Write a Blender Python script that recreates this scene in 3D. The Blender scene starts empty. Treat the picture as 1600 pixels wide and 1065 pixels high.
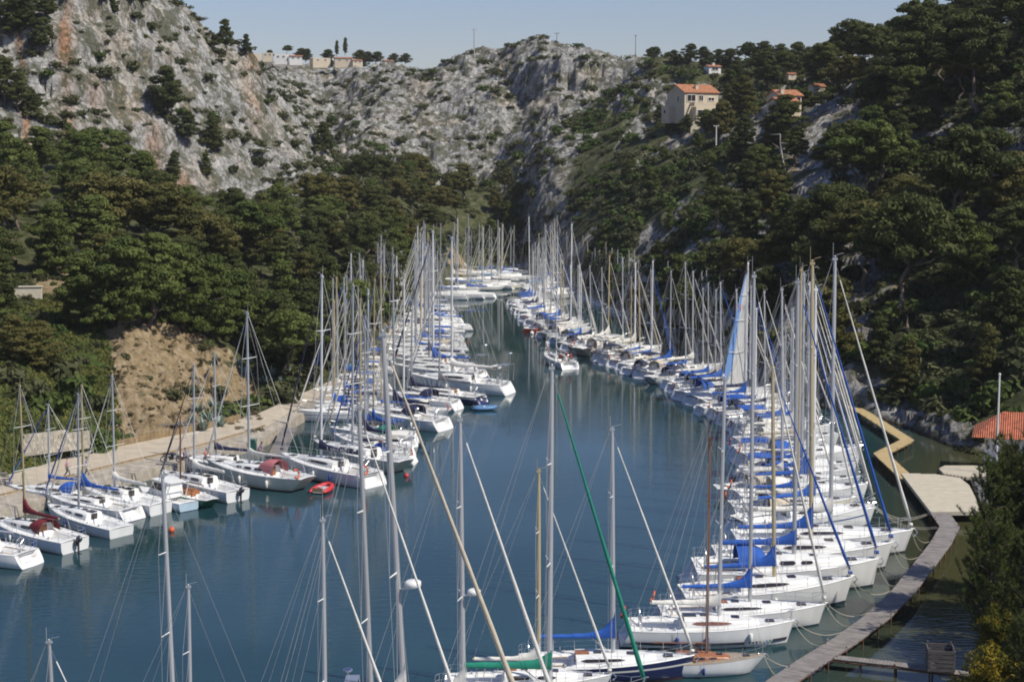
import bpy, bmesh, math, random
import numpy as np
from mathutils import Vector, Matrix, Quaternion
R = math.radians
rnd = random.Random(7)
NP = np.random.RandomState(11)
scene = bpy.context.scene
COL = scene.collection

# ------------------------------------------------------------ camera, sky, sun
CAM_H, FPX = 30.0, 2500.0
PITCH = math.atan(302.5 / FPX)
cam_data = bpy.data.cameras.new("camera")
cam_data.sensor_width = 36.0
cam_data.lens = 36.0 * FPX / 1600.0
cam_data.clip_end = 6000
cam = bpy.data.objects.new("camera", cam_data)
COL.objects.link(cam)
cam.location = (0, 0, CAM_H)
cam.rotation_euler = (math.pi / 2 - PITCH, 0, 0)
scene.camera = cam

SUN_EL, SUN_AZ = R(50), R(118)          # azimuth clockwise from +Y (view direction)
world = bpy.data.worlds.new("World")
scene.world = world
world.use_nodes = True
wn = world.node_tree.nodes
wn.clear()
sky = wn.new("ShaderNodeTexSky")
sky.sky_type = 'NISHITA'
sky.sun_disc = False
sky.sun_elevation = SUN_EL
sky.sun_rotation = SUN_AZ
sky.altitude = 300
sky.air_density = 1.3
sky.dust_density = 0.35
sky.ozone_density = 2.0
bg = wn.new("ShaderNodeBackground")
bg.inputs["Strength"].default_value = 0.064
wo = wn.new("ShaderNodeOutputWorld")
tint = wn.new("ShaderNodeMix"); tint.data_type = 'RGBA'; tint.blend_type = 'MULTIPLY'
tint.inputs[0].default_value = 1.0; tint.inputs[7].default_value = (.84, .87, 1.18, 1)
world.node_tree.links.new(sky.outputs[0], tint.inputs[6])
world.node_tree.links.new(tint.outputs[2], bg.inputs[0])
world.node_tree.links.new(bg.outputs[0], wo.inputs[0])
sun_data = bpy.data.lights.new("sun", 'SUN')
sun_data.energy = 3.9
sun_data.angle = R(0.5)
sun_data.color = (1.0, 0.94, 0.83)
sun = bpy.data.objects.new("sun", sun_data)
COL.objects.link(sun)
sdir = Vector((math.sin(SUN_AZ) * math.cos(SUN_EL), math.cos(SUN_AZ) * math.cos(SUN_EL), math.sin(SUN_EL)))
sun.rotation_euler = sdir.to_track_quat('Z', 'Y').to_euler()
scene.view_settings.view_transform = 'Standard'
scene.view_settings.look = 'None'
scene.view_settings.exposure = 0.4
scene.view_settings.gamma = 1.0
scene.cycles.filter_width = 1.9
scene.cycles.max_bounces = 6
scene.cycles.transparent_max_bounces = 6

CP, SP = math.cos(PITCH), math.sin(PITCH)
def ray(u, v):
    a, b = u - 800.0, 532.5 - v
    return (a, FPX * CP + b * SP, b * CP - FPX * SP)
def W(u, v, Y):
    d = ray(u, v); k = Y / d[1]
    return Vector((d[0] * k, Y, CAM_H + d[2] * k))
def G(u, v, z=0.0):
    d = ray(u, v); k = (z - CAM_H) / d[2]
    return Vector((d[0] * k, d[1] * k, z))
def zv(Y, v):
    return W(800, v, Y).z
def pix(p):
    x, y, z = p[0], p[1], p[2] - CAM_H
    dep = y * CP - z * SP
    up = y * SP + z * CP
    return 800 + FPX * x / dep, 532.5 - FPX * up / dep
def xu(u, Y):
    return (u - 800.0) / FPX * Y            # polar column coordinate of the terrain sheet

# ------------------------------------------------------------ materials
MATS = {}
def newmat(name):
    m = bpy.data.materials.new(name); m.use_nodes = True
    MATS[name] = m
    nt = m.node_tree
    return m, nt, nt.nodes, nt.links, nt.nodes["Principled BSDF"]
def simple(name, col, rough=0.5, metal=0.0, var=0.0, vscale=3.0, bump=0.0, bscale=20.0, rand=0.0, spec=None, coat=0):
    m, nt, N, L, b = newmat(name)
    b.inputs["Base Color"].default_value = (*col, 1)
    b.inputs["Roughness"].default_value = rough
    b.inputs["Metallic"].default_value = metal
    if spec is not None: b.inputs["Specular IOR Level"].default_value = spec
    if coat: b.inputs["Coat Weight"].default_value = coat
    tc = N.new("ShaderNodeTexCoord")
    if var > 0 or rand > 0:
        hs = N.new("ShaderNodeHueSaturation")
        hs.inputs["Color"].default_value = (*col, 1)
        val = None
        if var > 0:
            n = N.new("ShaderNodeTexNoise"); n.inputs["Scale"].default_value = vscale; n.inputs["Detail"].default_value = 6
            L.new(tc.outputs["Object"], n.inputs["Vector"])
            mr = N.new("ShaderNodeMapRange"); mr.inputs["From Min"].default_value = .25; mr.inputs["From Max"].default_value = .75
            mr.inputs["To Min"].default_value = 1 - var; mr.inputs["To Max"].default_value = 1 + var
            L.new(n.outputs["Fac"], mr.inputs["Value"]); val = mr.outputs[0]
        if rand > 0:
            oi = N.new("ShaderNodeObjectInfo")
            mr2 = N.new("ShaderNodeMapRange"); mr2.inputs["To Min"].default_value = 1 - rand; mr2.inputs["To Max"].default_value = 1 + rand
            L.new(oi.outputs["Random"], mr2.inputs["Value"])
            if val is None: val = mr2.outputs[0]
            else:
                mm = N.new("ShaderNodeMath"); mm.operation = 'MULTIPLY'
                L.new(val, mm.inputs[0]); L.new(mr2.outputs[0], mm.inputs[1]); val = mm.outputs[0]
        L.new(val, hs.inputs["Value"]); L.new(hs.outputs[0], b.inputs["Base Color"])
    if bump > 0:
        n2 = N.new("ShaderNodeTexNoise"); n2.inputs["Scale"].default_value = bscale; n2.inputs["Detail"].default_value = 5
        L.new(tc.outputs["Object"], n2.inputs["Vector"])
        bp = N.new("ShaderNodeBump"); bp.inputs["Strength"].default_value = bump; bp.inputs["Distance"].default_value = .05
        L.new(n2.outputs["Fac"], bp.inputs["Height"]); L.new(bp.outputs[0], b.inputs["Normal"])
    return m

def ramp(N, stops):
    r = N.new("ShaderNodeValToRGB")
    e = r.color_ramp.elements
    while len(e) > 1: e.remove(e[-1])
    e[0].position, e[0].color = stops[0][0], (*stops[0][1], 1)
    for p, c in stops[1:]:
        q = e.new(p); q.color = (*c, 1)
    return r

# ------------------------------------------------------------ mesh helpers
class MB:
    def __init__(s): s.v = []; s.f = []; s.mi = []
    def add(s, vs, fs, mi=0):
        o = len(s.v); s.v += [tuple(p) for p in vs]
        s.f += [tuple(i + o for i in f) for f in fs]; s.mi += [mi] * len(fs)
    def box(s, c, d, rz=0.0, mi=0, M=None):
        x, y, z = d[0] / 2, d[1] / 2, d[2] / 2
        ps = [Vector(p) for p in ((-x,-y,-z),(x,-y,-z),(x,y,-z),(-x,y,-z),(-x,-y,z),(x,-y,z),(x,y,z),(-x,y,z))]
        if rz: ps = [Matrix.Rotation(rz, 3, 'Z') @ p for p in ps]
        if M is not None: ps = [M @ p for p in ps]
        s.add([p + Vector(c) for p in ps], [(0,3,2,1),(4,5,6,7),(0,1,5,4),(1,2,6,5),(2,3,7,6),(3,0,4,7)], mi)
    def tube(s, pts, r, n=6, mi=0, cap=True):
        pts = [Vector(p) for p in pts]
        rs = r if isinstance(r, (list, tuple)) else [r] * len(pts)
        vs = []; fs = []
        for i, p in enumerate(pts):
            d = (pts[min(i + 1, len(pts) - 1)] - pts[max(i - 1, 0)])
            if d.length < 1e-9: d = Vector((0, 0, 1))
            d.normalize()
            a = Vector((0, 0, 1)) if abs(d.z) < .9 else Vector((1, 0, 0))
            e1 = d.cross(a).normalized(); e2 = d.cross(e1).normalized()
            for k in range(n):
                t = 2 * math.pi * k / n
                vs.append(p + (e1 * math.cos(t) + e2 * math.sin(t)) * rs[i])
        for i in range(len(pts) - 1):
            for k in range(n):
                a0 = i * n + k; b0 = i * n + (k + 1) % n
                fs.append((a0, b0, b0 + n, a0 + n))
        if cap:
            fs.append(tuple(range(n - 1, -1, -1))); fs.append(tuple((len(pts) - 1) * n + k for k in range(n)))
        s.add(vs, fs, mi)
    def grid(s, rows, mi=0, close=False):
        n = len(rows[0]); vs = [p for r_ in rows for p in r_]; fs = []
        for i in range(len(rows) - 1):
            for k in range(n if close else n - 1):
                k2 = (k + 1) % n
                fs.append((i * n + k, i * n + k2, (i + 1) * n + k2, (i + 1) * n + k))
        s.add(vs, fs, mi)
    def ball(s, c, r, mi=0, nu=10, nv=6):
        rx, ry, rz = r if isinstance(r, (list, tuple)) else (r, r, r)
        rows = []
        for j in range(nv + 1):
            t = math.pi * j / nv
            rows.append([(c[0] + rx * math.sin(t) * math.cos(2 * math.pi * k / nu), c[1] + ry * math.sin(t) * math.sin(2 * math.pi * k / nu), c[2] - rz * math.cos(t)) for k in range(nu)])
        s.grid(rows, mi, True)
    def mesh(s, name, mats, smooth=False):
        me = bpy.data.meshes.new(name)
        me.from_pydata(s.v, [], s.f)
        for m in (mats if isinstance(mats, (list, tuple)) else [mats]): me.materials.append(m)
        if any(s.mi): me.polygons.foreach_set("material_index", s.mi)
        if smooth: me.polygons.foreach_set("use_smooth", [True] * len(me.polygons))
        me.update()
        return me
def link(name, data, parent=None, loc=None, rz=0.0):
    o = bpy.data.objects.new(name, data); COL.objects.link(o)
    if parent is not None: o.parent = parent
    if loc is not None: o.location = loc
    if rz: o.rotation_euler = (0, 0, rz)
    return o
def tag(o, label=None, cat=None, group=None, kind=None):
    if label: o["label"] = label
    if cat: o["category"] = cat
    if group: o["group"] = group
    if kind: o["kind"] = kind
    return o
def npmesh(name, V, F, mats, smooth=False, attrs=None):
    """V (n,3) float, F (m,4 or 3) int"""
    me = bpy.data.meshes.new(name)
    V = np.asarray(V, dtype=np.float32); F = np.asarray(F, dtype=np.int32)
    me.vertices.add(len(V)); me.vertices.foreach_set("co", V.ravel())
    k = F.shape[1]
    me.loops.add(F.size); me.loops.foreach_set("vertex_index", F.ravel())
    me.polygons.add(len(F))
    me.polygons.foreach_set("loop_start", np.arange(0, F.size, k, dtype=np.int32))
    me.polygons.foreach_set("loop_total", np.full(len(F), k, dtype=np.int32))
    if smooth: me.polygons.foreach_set("use_smooth", np.ones(len(F), dtype=bool))
    me.update(calc_edges=True)
    for m in (mats if isinstance(mats, (list, tuple)) else [mats]): me.materials.append(m)
    for an, (kind, data) in (attrs or {}).items():
        a = me.attributes.new(an, kind, 'POINT')
        a.data.foreach_set("color" if kind == 'FLOAT_COLOR' else "value", np.asarray(data, dtype=np.float32).ravel())
    return me

# ------------------------------------------------------------ noise (numpy)
def _hash(ix, iy, seed):
    h = (ix.astype(np.int64) * 374761393 + iy.astype(np.int64) * 668265263 + seed * 974634777) & 0xffffffff
    h = ((h ^ (h >> 13)) * 1274126177) & 0xffffffff
    h = h ^ (h >> 16)
    return (h & 0xffffff) / float(0xffffff)
def vnoise(x, y, seed=0):
    ix = np.floor(x); iy = np.floor(y); fx = x - ix; fy = y - iy
    fx = fx * fx * fx * (fx * (fx * 6 - 15) + 10); fy = fy * fy * fy * (fy * (fy * 6 - 15) + 10)
    a = _hash(ix, iy, seed); b = _hash(ix + 1, iy, seed); c = _hash(ix, iy + 1, seed); d = _hash(ix + 1, iy + 1, seed)
    return (a + (b - a) * fx) * (1 - fy) + (c + (d - c) * fx) * fy
def fbm(x, y, seed=0, oct=5, gain=.5):
    t = 0; amp = 1; tot = 0
    for o in range(oct):
        t = t + amp * (vnoise(x, y, seed + o) - .5) * 2; tot += amp
        x = x * 2.03 + 17.1; y = y * 2.03 - 9.3; amp *= gain
    return t / tot
def ridged(x, y, seed=0, oct=4):
    t = 0; amp = 1; tot = 0
    for o in range(oct):
        t = t + amp * (1 - 2 * np.abs(vnoise(x, y, seed + o) - .5) * 2 + 0); tot += amp
        x = x * 2.1 + 3.7; y = y * 2.1 + 8.1; amp *= .5
    return t / tot
def cells(x, y, seed=0):
    """cell value of jittered Voronoi + distance to nearest"""
    ix = np.floor(x); iy = np.floor(y)
    best = np.full(x.shape, 9.0); val = np.zeros(x.shape)
    for dx in (-1, 0, 1):
        for dy in (-1, 0, 1):
            cx = ix + dx; cy = iy + dy
            px = cx + _hash(cx, cy, seed); py = cy + _hash(cx, cy, seed + 5)
            d = (px - x) ** 2 + (py - y) ** 2
            m = d < best
            best = np.where(m, d, best); val = np.where(m, _hash(cx, cy, seed + 9), val)
    return val, np.sqrt(best)
def sstep(a, b, x):
    t = np.clip((x - a) / (b - a), 0, 1); return t * t * (3 - 2 * t)

# ------------------------------------------------------------ terrain
Q = lambda Y, v: (Y, zv(Y, v))
COLS = {
 -260: [116, (117.5,.9), (127,1.2), (145,9), (180,17), (220,24), (270,36), (295,60), (400,80), (750,95)],
    0: [128, (129.5,.9), (139,1.2), Q(160,560), Q(192,472), Q(225,385), Q(305,215), Q(330,20), (450,80), (750,92)],
  100: [135, (136.5,.9), (147,1.2), Q(165,600), Q(195,480), Q(232,385), Q(315,215), Q(340,-10), (450,84), (750,92)],
  200: [142, (143.5,.9), (154,1.2), Q(163,650), Q(184,516), Q(235,400), Q(325,240), Q(362,-40), (470,85), (750,90)],
  300: [149, (150.5,.9), (161,1.2), Q(171,640), Q(192,530), Q(242,410), Q(332,290), Q(385,4), (470,60), (750,80)],
  345: [153.5, (155,.9), (165,1.2), Q(176,635), Q(196,540), Q(247,418), Q(338,300), Q(388,58), (450,50), (700,62)],
  400: [159, (160.5,.9), (172,1.2), Q(183,630), Q(202,560), Q(252,430), Q(345,300), Q(396,90), (455,47), Q(690,102)],
  450: [170, (171.5,.9), (182,1.2), Q(193,600), Q(207,550), Q(260,432), Q(352,298), Q(404,158), Q(455,172), Q(690,100)],
  530: [190, (191.5,.9), (200,1.2), Q(213,550), Q(228,515), Q(278,430), Q(362,292), Q(400,262), Q(452,262), Q(640,99)],
  570: [201, (202.5,.9), (212,1.2), Q(227,520), Q(247,478), Q(305,400), Q(375,305), Q(425,280), Q(465,258), Q(600,98)],
  620: [256, (257.5,.9), (266,1.2), Q(281,470), Q(298,442), Q(330,392), Q(382,325), Q(432,285), Q(470,262), Q(590,98)],
  700: [345, (346.5,.7), (354,1), Q(364,425), Q(374,405), Q(394,372), Q(420,335), Q(450,300), Q(475,272), Q(585,88)],
  770: [392, (393,.7), (400,1), Q(408,400), Q(417,382), Q(429,352), Q(443,318), Q(460,280), Q(482,245), Q(580,78)],
  815: [392, (393,1), (397,2.5), Q(403,390), Q(410,368), Q(420,335), Q(434,292), Q(455,240), Q(485,205), Q(575,76)],
  845: [376, (377,1), (380,3), Q(384,385), Q(394,345), Q(406,305), Q(424,255), Q(446,215), Q(480,178), Q(568,76)],
  900: [330, (332,1.5), (338,4), Q(350,385), Q(366,345), Q(388,300), Q(416,245), Q(445,200), Q(490,140), Q(550,76)],
 1000: [270, (272,1.5), Q(279,455), Q(298,400), Q(320,350), Q(352,290), Q(390,228), Q(425,180), Q(470,118), Q(520,80)],
 1100: [224, (226,1.5), Q(234,490), Q(254,420), Q(280,352), Q(315,290), Q(350,238), Q(380,196), Q(430,125), Q(500,96)],
 1200: [196, (198,1.5), Q(206,530), Q(225,450), Q(250,380), Q(280,312), Q(315,245), Q(350,190), Q(420,128), Q(500,95)],
 1290: [183, (185,1.5), Q(191,545), Q(205,480), Q(225,405), Q(250,325), Q(280,255), Q(310,200), Q(370,135), Q(480,100)],
 1400: [172, (174,1.2), Q(180,600), Q(190,525), Q(205,445), Q(222,365), Q(240,285), Q(262,210), Q(300,140), Q(420,95)],
 1500: [158, (160,1), Q(168,640), Q(182,545), Q(197,450), Q(212,365), Q(230,275), Q(255,185), Q(290,105), Q(400,65)],
 1600: [150, (152,1), Q(158,650), Q(170,545), Q(185,440), Q(200,345), Q(220,245), Q(245,150), Q(275,70), Q(380,20)],
 1860: [132, (134,1.5), Q(140,650), Q(152,540), Q(167,425), Q(182,320), Q(200,210), Q(222,100), Q(250,0), Q(350,-50)],
}
us = sorted(COLS)
K = 10
BY = np.array([[c[0]] + [p[0] for p in c[1:]] for c in (COLS[u] for u in us)], dtype=float)
BZ = np.array([[-0.25] + [p[1] for p in c[1:]] for c in (COLS[u] for u in us)], dtype=float)
NU, NY = 1060, 860
gu = np.linspace(-260, 1860, NU)
def smooth_interp(x, xp, fp):
    # finite-difference (monotone limited) cubic
    fp = np.asarray(fp); xp = np.asarray(xp, float)
    d = np.diff(fp) / np.diff(xp)
    m = np.zeros(len(fp)); m[1:-1] = np.where(d[:-1] * d[1:] > 0, 2 * d[:-1] * d[1:] / (d[:-1] + d[1:] + 1e-12), 0); m[0] = d[0]; m[-1] = d[-1]
    i = np.clip(np.searchsorted(xp, x) - 1, 0, len(xp) - 2)
    h = xp[i + 1] - xp[i]; t = (x - xp[i]) / h
    return ((2*t**3-3*t**2+1)*fp[i] + (t**3-2*t**2+t)*h*m[i] + (-2*t**3+3*t**2)*fp[i+1] + (t**3-t**2)*h*m[i+1])
CY = np.stack([smooth_interp(gu, us, BY[:, k]) for k in range(K)], 1)
CZ = np.stack([smooth_interp(gu, us, BZ[:, k]) for k in range(K)], 1)
gy = np.concatenate([np.linspace(45, 120, 60, endpoint=False), np.linspace(120, 260, 300, endpoint=False), np.linspace(260, 620, 430, endpoint=False), np.linspace(620, 1100, 70)])
NY = len(gy)
Z0 = np.zeros((NU, NY))
for i in range(NU):
    ky = np.concatenate([[20, CY[i, 0] - 9, CY[i, 0] - .4], CY[i], [CY[i, -1] + 60, 1300]])
    kz = np.concatenate([[-4, -3.2, -1.6], CZ[i], [CZ[i, -1] + 0.5, CZ[i, -1] - 12]])
    Z0[i] = np.interp(gy, ky, kz)
UU, YY = np.meshgrid(gu, gy, indexing='ij')
XX = (UU - 800) / FPX * YY
SH = np.repeat(CY[:, :1], NY, 1)                 # shoreline distance
def at_k(k): return np.repeat(CY[:, k:k+1], NY, 1)
# soften kinks above the quay zone
Zs = Z0.copy()
for _ in range(10):
    Zs[:, 1:-1] = (Zs[:, :-2] + 2 * Zs[:, 1:-1] + Zs[:, 2:]) / 4
wsm = sstep(2, 10, YY - at_k(2))
Z = Z0 * (1 - wsm) + Zs * wsm
# near right bank that carries the foreground pines
bank = sstep(0, 9, XX - (25.5 + np.clip(YY - 88, 0, 40) * .9)) * (1 - sstep(100, 118, YY)) 
Z = np.maximum(Z, -3 + bank * 6.5)
# --- zones
def region(u0, u1, fu, y0, y1, fy):
    return sstep(u0 - fu, u0 + fu, UU) * (1 - sstep(u1 - fu, u1 + fu, UU)) * sstep(y0 - fy, y0 + fy, YY) * (1 - sstep(y1 - fy, y1 + fy, YY))
k6 = at_k(6); k7 = at_k(7); k3 = at_k(3); k2 = at_k(2); k4 = at_k(4); k8 = at_k(8)
edge_n = fbm(XX / 18, YY / 18, 3, 4)
rock = np.zeros_like(Z)
# left cliff and ridge
rock = np.maximum(rock, sstep(-14, 6, YY - k6 + 12 * edge_n + 4) * (1 - sstep(500, 560, UU)))
# central far hill
rock = np.maximum(rock, sstep(400, 440, UU) * (1 - sstep(980, 1060, UU - 60 * edge_n)) * sstep(-8, 8, YY - 462 + 20 * edge_n))
# spur right of centre
rock = np.maximum(rock, sstep(800, 820, UU) * (1 - sstep(870, 960, UU - 70 * edge_n)) * sstep(2, 8, YY - SH))
rock = np.maximum(rock, sstep(.02, .22, edge_n + .25 * fbm(XX / 5, YY / 5, 11, 3)) * sstep(860, 900, UU) * (1 - sstep(1330, 1460, UU)) * sstep(2, 8, YY - SH) * .9)
# outcrops in the right wood
for (cu, cy, ru, ry) in ((1262, 262, 36, 22), (1300, 300, 60, 20), (1215, 262, 40, 18), (1245, 322, 45, 16), (1420, 262, 60, 14), (1565, 228, 60, 12), (1100, 262, 40, 20), (1010, 300, 30, 16), (1340, 215, 60, 10)):
    dd = ((UU - cu) / ru) ** 2 + ((YY - cy) / ry) ** 2
    rock = np.maximum(rock, 1 - sstep(.5, 1.3, dd + .7 * edge_n))
# shore rocks on the right
shore_r = sstep(780, 830, UU) * sstep(-2.5, -.5, YY - SH) * (1 - sstep(5, 11, YY - SH + 5 * edge_n))
rock = np.maximum(rock, shore_r)
# displacement
n1 = ridged(XX / 26 + .3 * edge_n, YY / 30, 21, 4)
dip = XX * .8 + YY * .35
cv, cd = cells((XX * .8 + Z * .25) / 6.5 + .5 * edge_n, (YY * 1.0 + XX * .35) / 6.5, 41)
cv2, cd2 = cells(XX / 2.6 + .4 * edge_n, (YY + XX * .4) / 3.0, 47)
f2 = fbm(XX / 3.2, YY / 3.2, 61, 4, .6)
farw = sstep(250, 420, YY)
Z += rock * ((n1 - .5) * 4.0 * (.5 + .5 * farw) + (cv - .5) * 2.4 * (.6 + .3 * farw) + (cv2 - .5) * 1.0 + f2 * .6) * sstep(1, 9, YY - SH)
Z += shore_r * ((cv2 - .5) * 1.0 + f2 * .5)
calm = 1 - .75 * np.exp(-((UU - 800) / 45) ** 2) * (1 - sstep(440, 480, YY))
# steep spurs on the left cliff and centre hill: big gullies
gul = ridged(XX / 34 + .2 * f2, YY / 90, 91, 3)
Z += calm * rock * (gul - .55) * 5 * farw * sstep(0, 30, YY - k6)
# bare gulley relief in soil
soil = sstep(3, 14, YY - k2) * (1 - rock)
Z += soil * (fbm(XX / 11, YY / 11, 71, 5) * .9 + f2 * .25)
# the eroded bank on the left
eros = region(165, 395, 28, 158, 197, 3) * sstep(0, 3, YY - k2)
Z += eros * ((ridged(XX / 4 + .5 * f2, YY / 9, 33, 4) - .5) * 1.9 + fbm(XX / 1.1, YY / 1.1, 35, 3) * .35)
# vertical cliff steps left: sharpen with terraces
TT = 9.0
zt = Z / TT + .35 * edge_n + XX * .012; fr = zt - np.floor(zt); st = (np.floor(zt) + sstep(.35, .65, fr) - .35 * edge_n - XX * .012) * TT
wc = (1 - sstep(230, 330, UU)) * sstep(-4, 6, YY - k6) * (.42 + .5 * f2)
Z = Z * (1 - wc) + st * wc
# arch-like face below the plateau of the centre hill
wc2 = sstep(780, 815, UU) * (1 - sstep(925, 980, UU)) * sstep(500, 515, YY) * .8
Z = Z + wc2 * (9.0 * sstep(49, 55, Z + 1.5 * fbm(XX / 14, YY / 14, 301, 3)) - 4.5)
# masks for colour
green = np.zeros_like(Z)
green = np.maximum(green, (1 - sstep(170, 215, UU + 20 * edge_n)) * (1 - sstep(185, 200, YY)))
sand = eros * sstep(-.30, .20, .8 * fbm(XX / 7, YY / 5, 19, 4) + .28 - .3 * (1 - eros))
sand = np.maximum(sand, region(195, 330, 22, 156, 168, 3))
for (cu, cy, ru, ry) in ((40, 268, 25, 14), (100, 222, 18, 8), (135, 290, 12, 10), (70, 205, 40, 6), (598, 262, 20, 12), (720, 378, 26, 10), (1480, 236, 60, 5), (1440, 205, 50, 5), (1250, 300, 40, 14), (1300, 196, 60, 6)):
    dd = ((UU - cu) / ru) ** 2 + ((YY - cy) / ry) ** 2
    sand = np.maximum(sand, (1 - sstep(.6, 1.4, dd + .6 * f2)) * (1 - rock))
sand = np.maximum(sand, rock * region(60, 330, 30, 320, 480, 10) * sstep(.16, .42, fbm(XX / 9 + 3, YY / 30 + 7, 123, 4)) * .35)
rust = np.zeros_like(Z)
for (cu, ru, y0, y1) in ((112, 11, 305, 352), (160, 17, 300, 332), (45, 5, 300, 345), (235, 30, 312, 340), (290, 20, 310, 335), (400, 12, 370, 420)):
    rust = np.maximum(rust, np.exp(-((UU - cu + 7 * f2) / ru) ** 2) * sstep(y0 - 4, y0 + 4, YY) * (1 - sstep(y1 - 6, y1 + 6, YY)))
rust *= sstep(-.5, .4, fbm(XX / 6, YY / 14, 131, 4) + .2)
maskc = np.stack([rock, green, sand, rust], -1).reshape(-1, 4)
V = np.stack([XX, YY, Z], -1).reshape(-1, 3)
ii, jj = np.meshgrid(np.arange(NU - 1), np.arange(NY - 1), indexing='ij')
a = (ii * NY + jj).ravel()
F = np.stack([a, a + NY, a + NY + 1, a + 1], 1)

def terrain_material():
    m, nt, N, L, b = newmat("hillside_ground")
    geo = N.new("ShaderNodeNewGeometry"); at = N.new("ShaderNodeAttribute"); at.attribute_name = "zone"
    sep = N.new("ShaderNodeSeparateColor"); L.new(at.outputs["Color"], sep.inputs[0])
    pos = geo.outputs["Position"]
    def noise(scale, detail=8, rough=.6, vec=None, dist=0):
        n = N.new("ShaderNodeTexNoise"); n.inputs["Scale"].default_value = scale; n.inputs["Detail"].default_value = detail
        n.inputs["Roughness"].default_value = rough; n.inputs["Distortion"].default_value = dist
        L.new(vec or pos, n.inputs["Vector"]); return n.outputs["Fac"]
    def mix(f, a, c, bt='MIX'):
        x = N.new("ShaderNodeMix"); x.data_type = 'RGBA'; x.blend_type = bt
        for s, val in ((x.inputs[0], f), (x.inputs[6], a), (x.inputs[7], c)):
            if hasattr(val, "is_linked"): L.new(val, s)
            elif isinstance(val, tuple): s.default_value = (*val, 1)
            else: s.default_value = val
        return x.outputs[2]
    def mth(op, a, c=0.0):
        x = N.new("ShaderNodeMath"); x.operation = op; x.use_clamp = True
        for s, val in ((x.inputs[0], a), (x.inputs[1], c)):
            if hasattr(val, "is_linked"): L.new(val, s)
            else: s.default_value = val
        return x.outputs[0]
    # rock
    r1 = ramp(N, [(.28, (.12, .117, .105)), (.40, (.28, .275, .26)), (.54, (.40, .395, .38)), (.75, (.54, .53, .50))])
    L.new(noise(.35, 12, .68, dist=.6), r1.inputs[0])
    mp = N.new("ShaderNodeMapping"); mp.inputs["Scale"].default_value = (1.2, 1.2, .18); L.new(pos, mp.inputs[0])
    streak = ramp(N, [(.35, (.55, .55, .55)), (.6, (1.08, 1.07, 1.05))]); L.new(noise(.7, 6, .6, mp.outputs[0]), streak.inputs[0])
    rk = mix(.75, r1.outputs[0], streak.outputs[0], 'MULTIPLY')
    warm = ramp(N, [(.5, (1, 1, 1)), (.72, (1.12, .98, .82))]); L.new(noise(.06, 5), warm.inputs[0])
    rk = mix(1.0, rk, warm.outputs[0], 'MULTIPLY')
    rs = ramp(N, [(.3, (.22, .095, .035)), (.6, (.42, .22, .10)), (.8, (.45, .36, .27))]); L.new(noise(.8, 6, .6, mp.outputs[0]), rs.inputs[0])
    rust_f = mth('MULTIPLY', at.outputs["Alpha"], .85)
    rk = mix(rust_f, rk, rs.outputs[0])
    vo = N.new("ShaderNodeTexVoronoi"); vo.feature = 'DISTANCE_TO_EDGE'; vo.inputs["Scale"].default_value = .55
    vm = N.new("ShaderNodeMapping"); vm.inputs["Scale"].default_value = (1.0, .8, .55); vm.inputs["Rotation"].default_value = (.3, .5, .2)
    vn = N.new("ShaderNodeTexNoise"); vn.inputs["Scale"].default_value = .5; vn.inputs["Detail"].default_value = 6; L.new(pos, vn.inputs["Vector"])
    va = N.new("ShaderNodeVectorMath"); va.operation = 'MULTIPLY_ADD'; L.new(vn.outputs["Color"], va.inputs[0]); va.inputs[1].default_value = (3.5, 3.5, 3.5); L.new(pos, va.inputs[2]); L.new(va.outputs[0], vm.inputs[0]); L.new(vm.outputs[0], vo.inputs["Vector"])
    ck = ramp(N, [(.0, (.38, .37, .35)), (.06, (.80, .80, .79)), (.14, (1, 1, 1))]); L.new(vo.outputs["Distance"], ck.inputs[0])
    rk = mix(.9, rk, ck.outputs[0], 'MULTIPLY')
    # low scrub growing between the stones
    sc = ramp(N, [(.485, (0, 0, 0)), (.54, (1, 1, 1))]); L.new(noise(.22, 9, .72), sc.inputs[0])
    scc = ramp(N, [(.3, (.035, .042, .020)), (.7, (.085, .085, .042))]); L.new(noise(1.4, 6), scc.inputs[0])
    scf = mth('MULTIPLY', sc.outputs[0], .8)
    rk = mix(scf, rk, scc.outputs[0])
    # soil with dry litter
    so = ramp(N, [(.3, (.030, .038, .014)), (.46, (.060, .070, .026)), (.6, (.11, .105, .055)), (.75, (.26, .24, .19))]); L.new(noise(.5, 10, .65), so.inputs[0])
    gr = ramp(N, [(.3, (.035, .060, .012)), (.55, (.075, .105, .025)), (.75, (.14, .13, .045))]); L.new(noise(.9, 8, .65), gr.inputs[0])
    sd = ramp(N, [(.25, (.11, .10, .055)), (.40, (.23, .175, .095)), (.54, (.34, .255, .15)), (.75, (.48, .42, .33))]); L.new(noise(1.1, 10, .7), sd.inputs[0])
    nb = noise(.8, 8, .7)
    def soft(f, w=.35):
        x = mth('ADD', f, -.5 + 0.0); y = N.new("ShaderNodeMath"); y.operation = 'MULTIPLY_ADD'; y.use_clamp = True
        return f
    def cut(f):
        x = N.new("ShaderNodeMath"); x.operation = 'ADD'; L.new(f, x.inputs[0]); L.new(nb, x.inputs[1])
        y = N.new("ShaderNodeMapRange"); y.inputs["From Min"].default_value = .85; y.inputs["From Max"].default_value = 1.1
        L.new(x.outputs[0], y.inputs["Value"]); return y.outputs[0]
    c = mix(cut(sep.outputs[1]), so.outputs[0], gr.outputs[0])
    c = mix(cut(sep.outputs[0]), c, rk)
    c = mix(cut(sep.outputs[2]), c, sd.outputs[0])
    # wet dark band by the water
    sx = N.new("ShaderNodeSeparateXYZ"); L.new(pos, sx.inputs[0])
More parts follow.
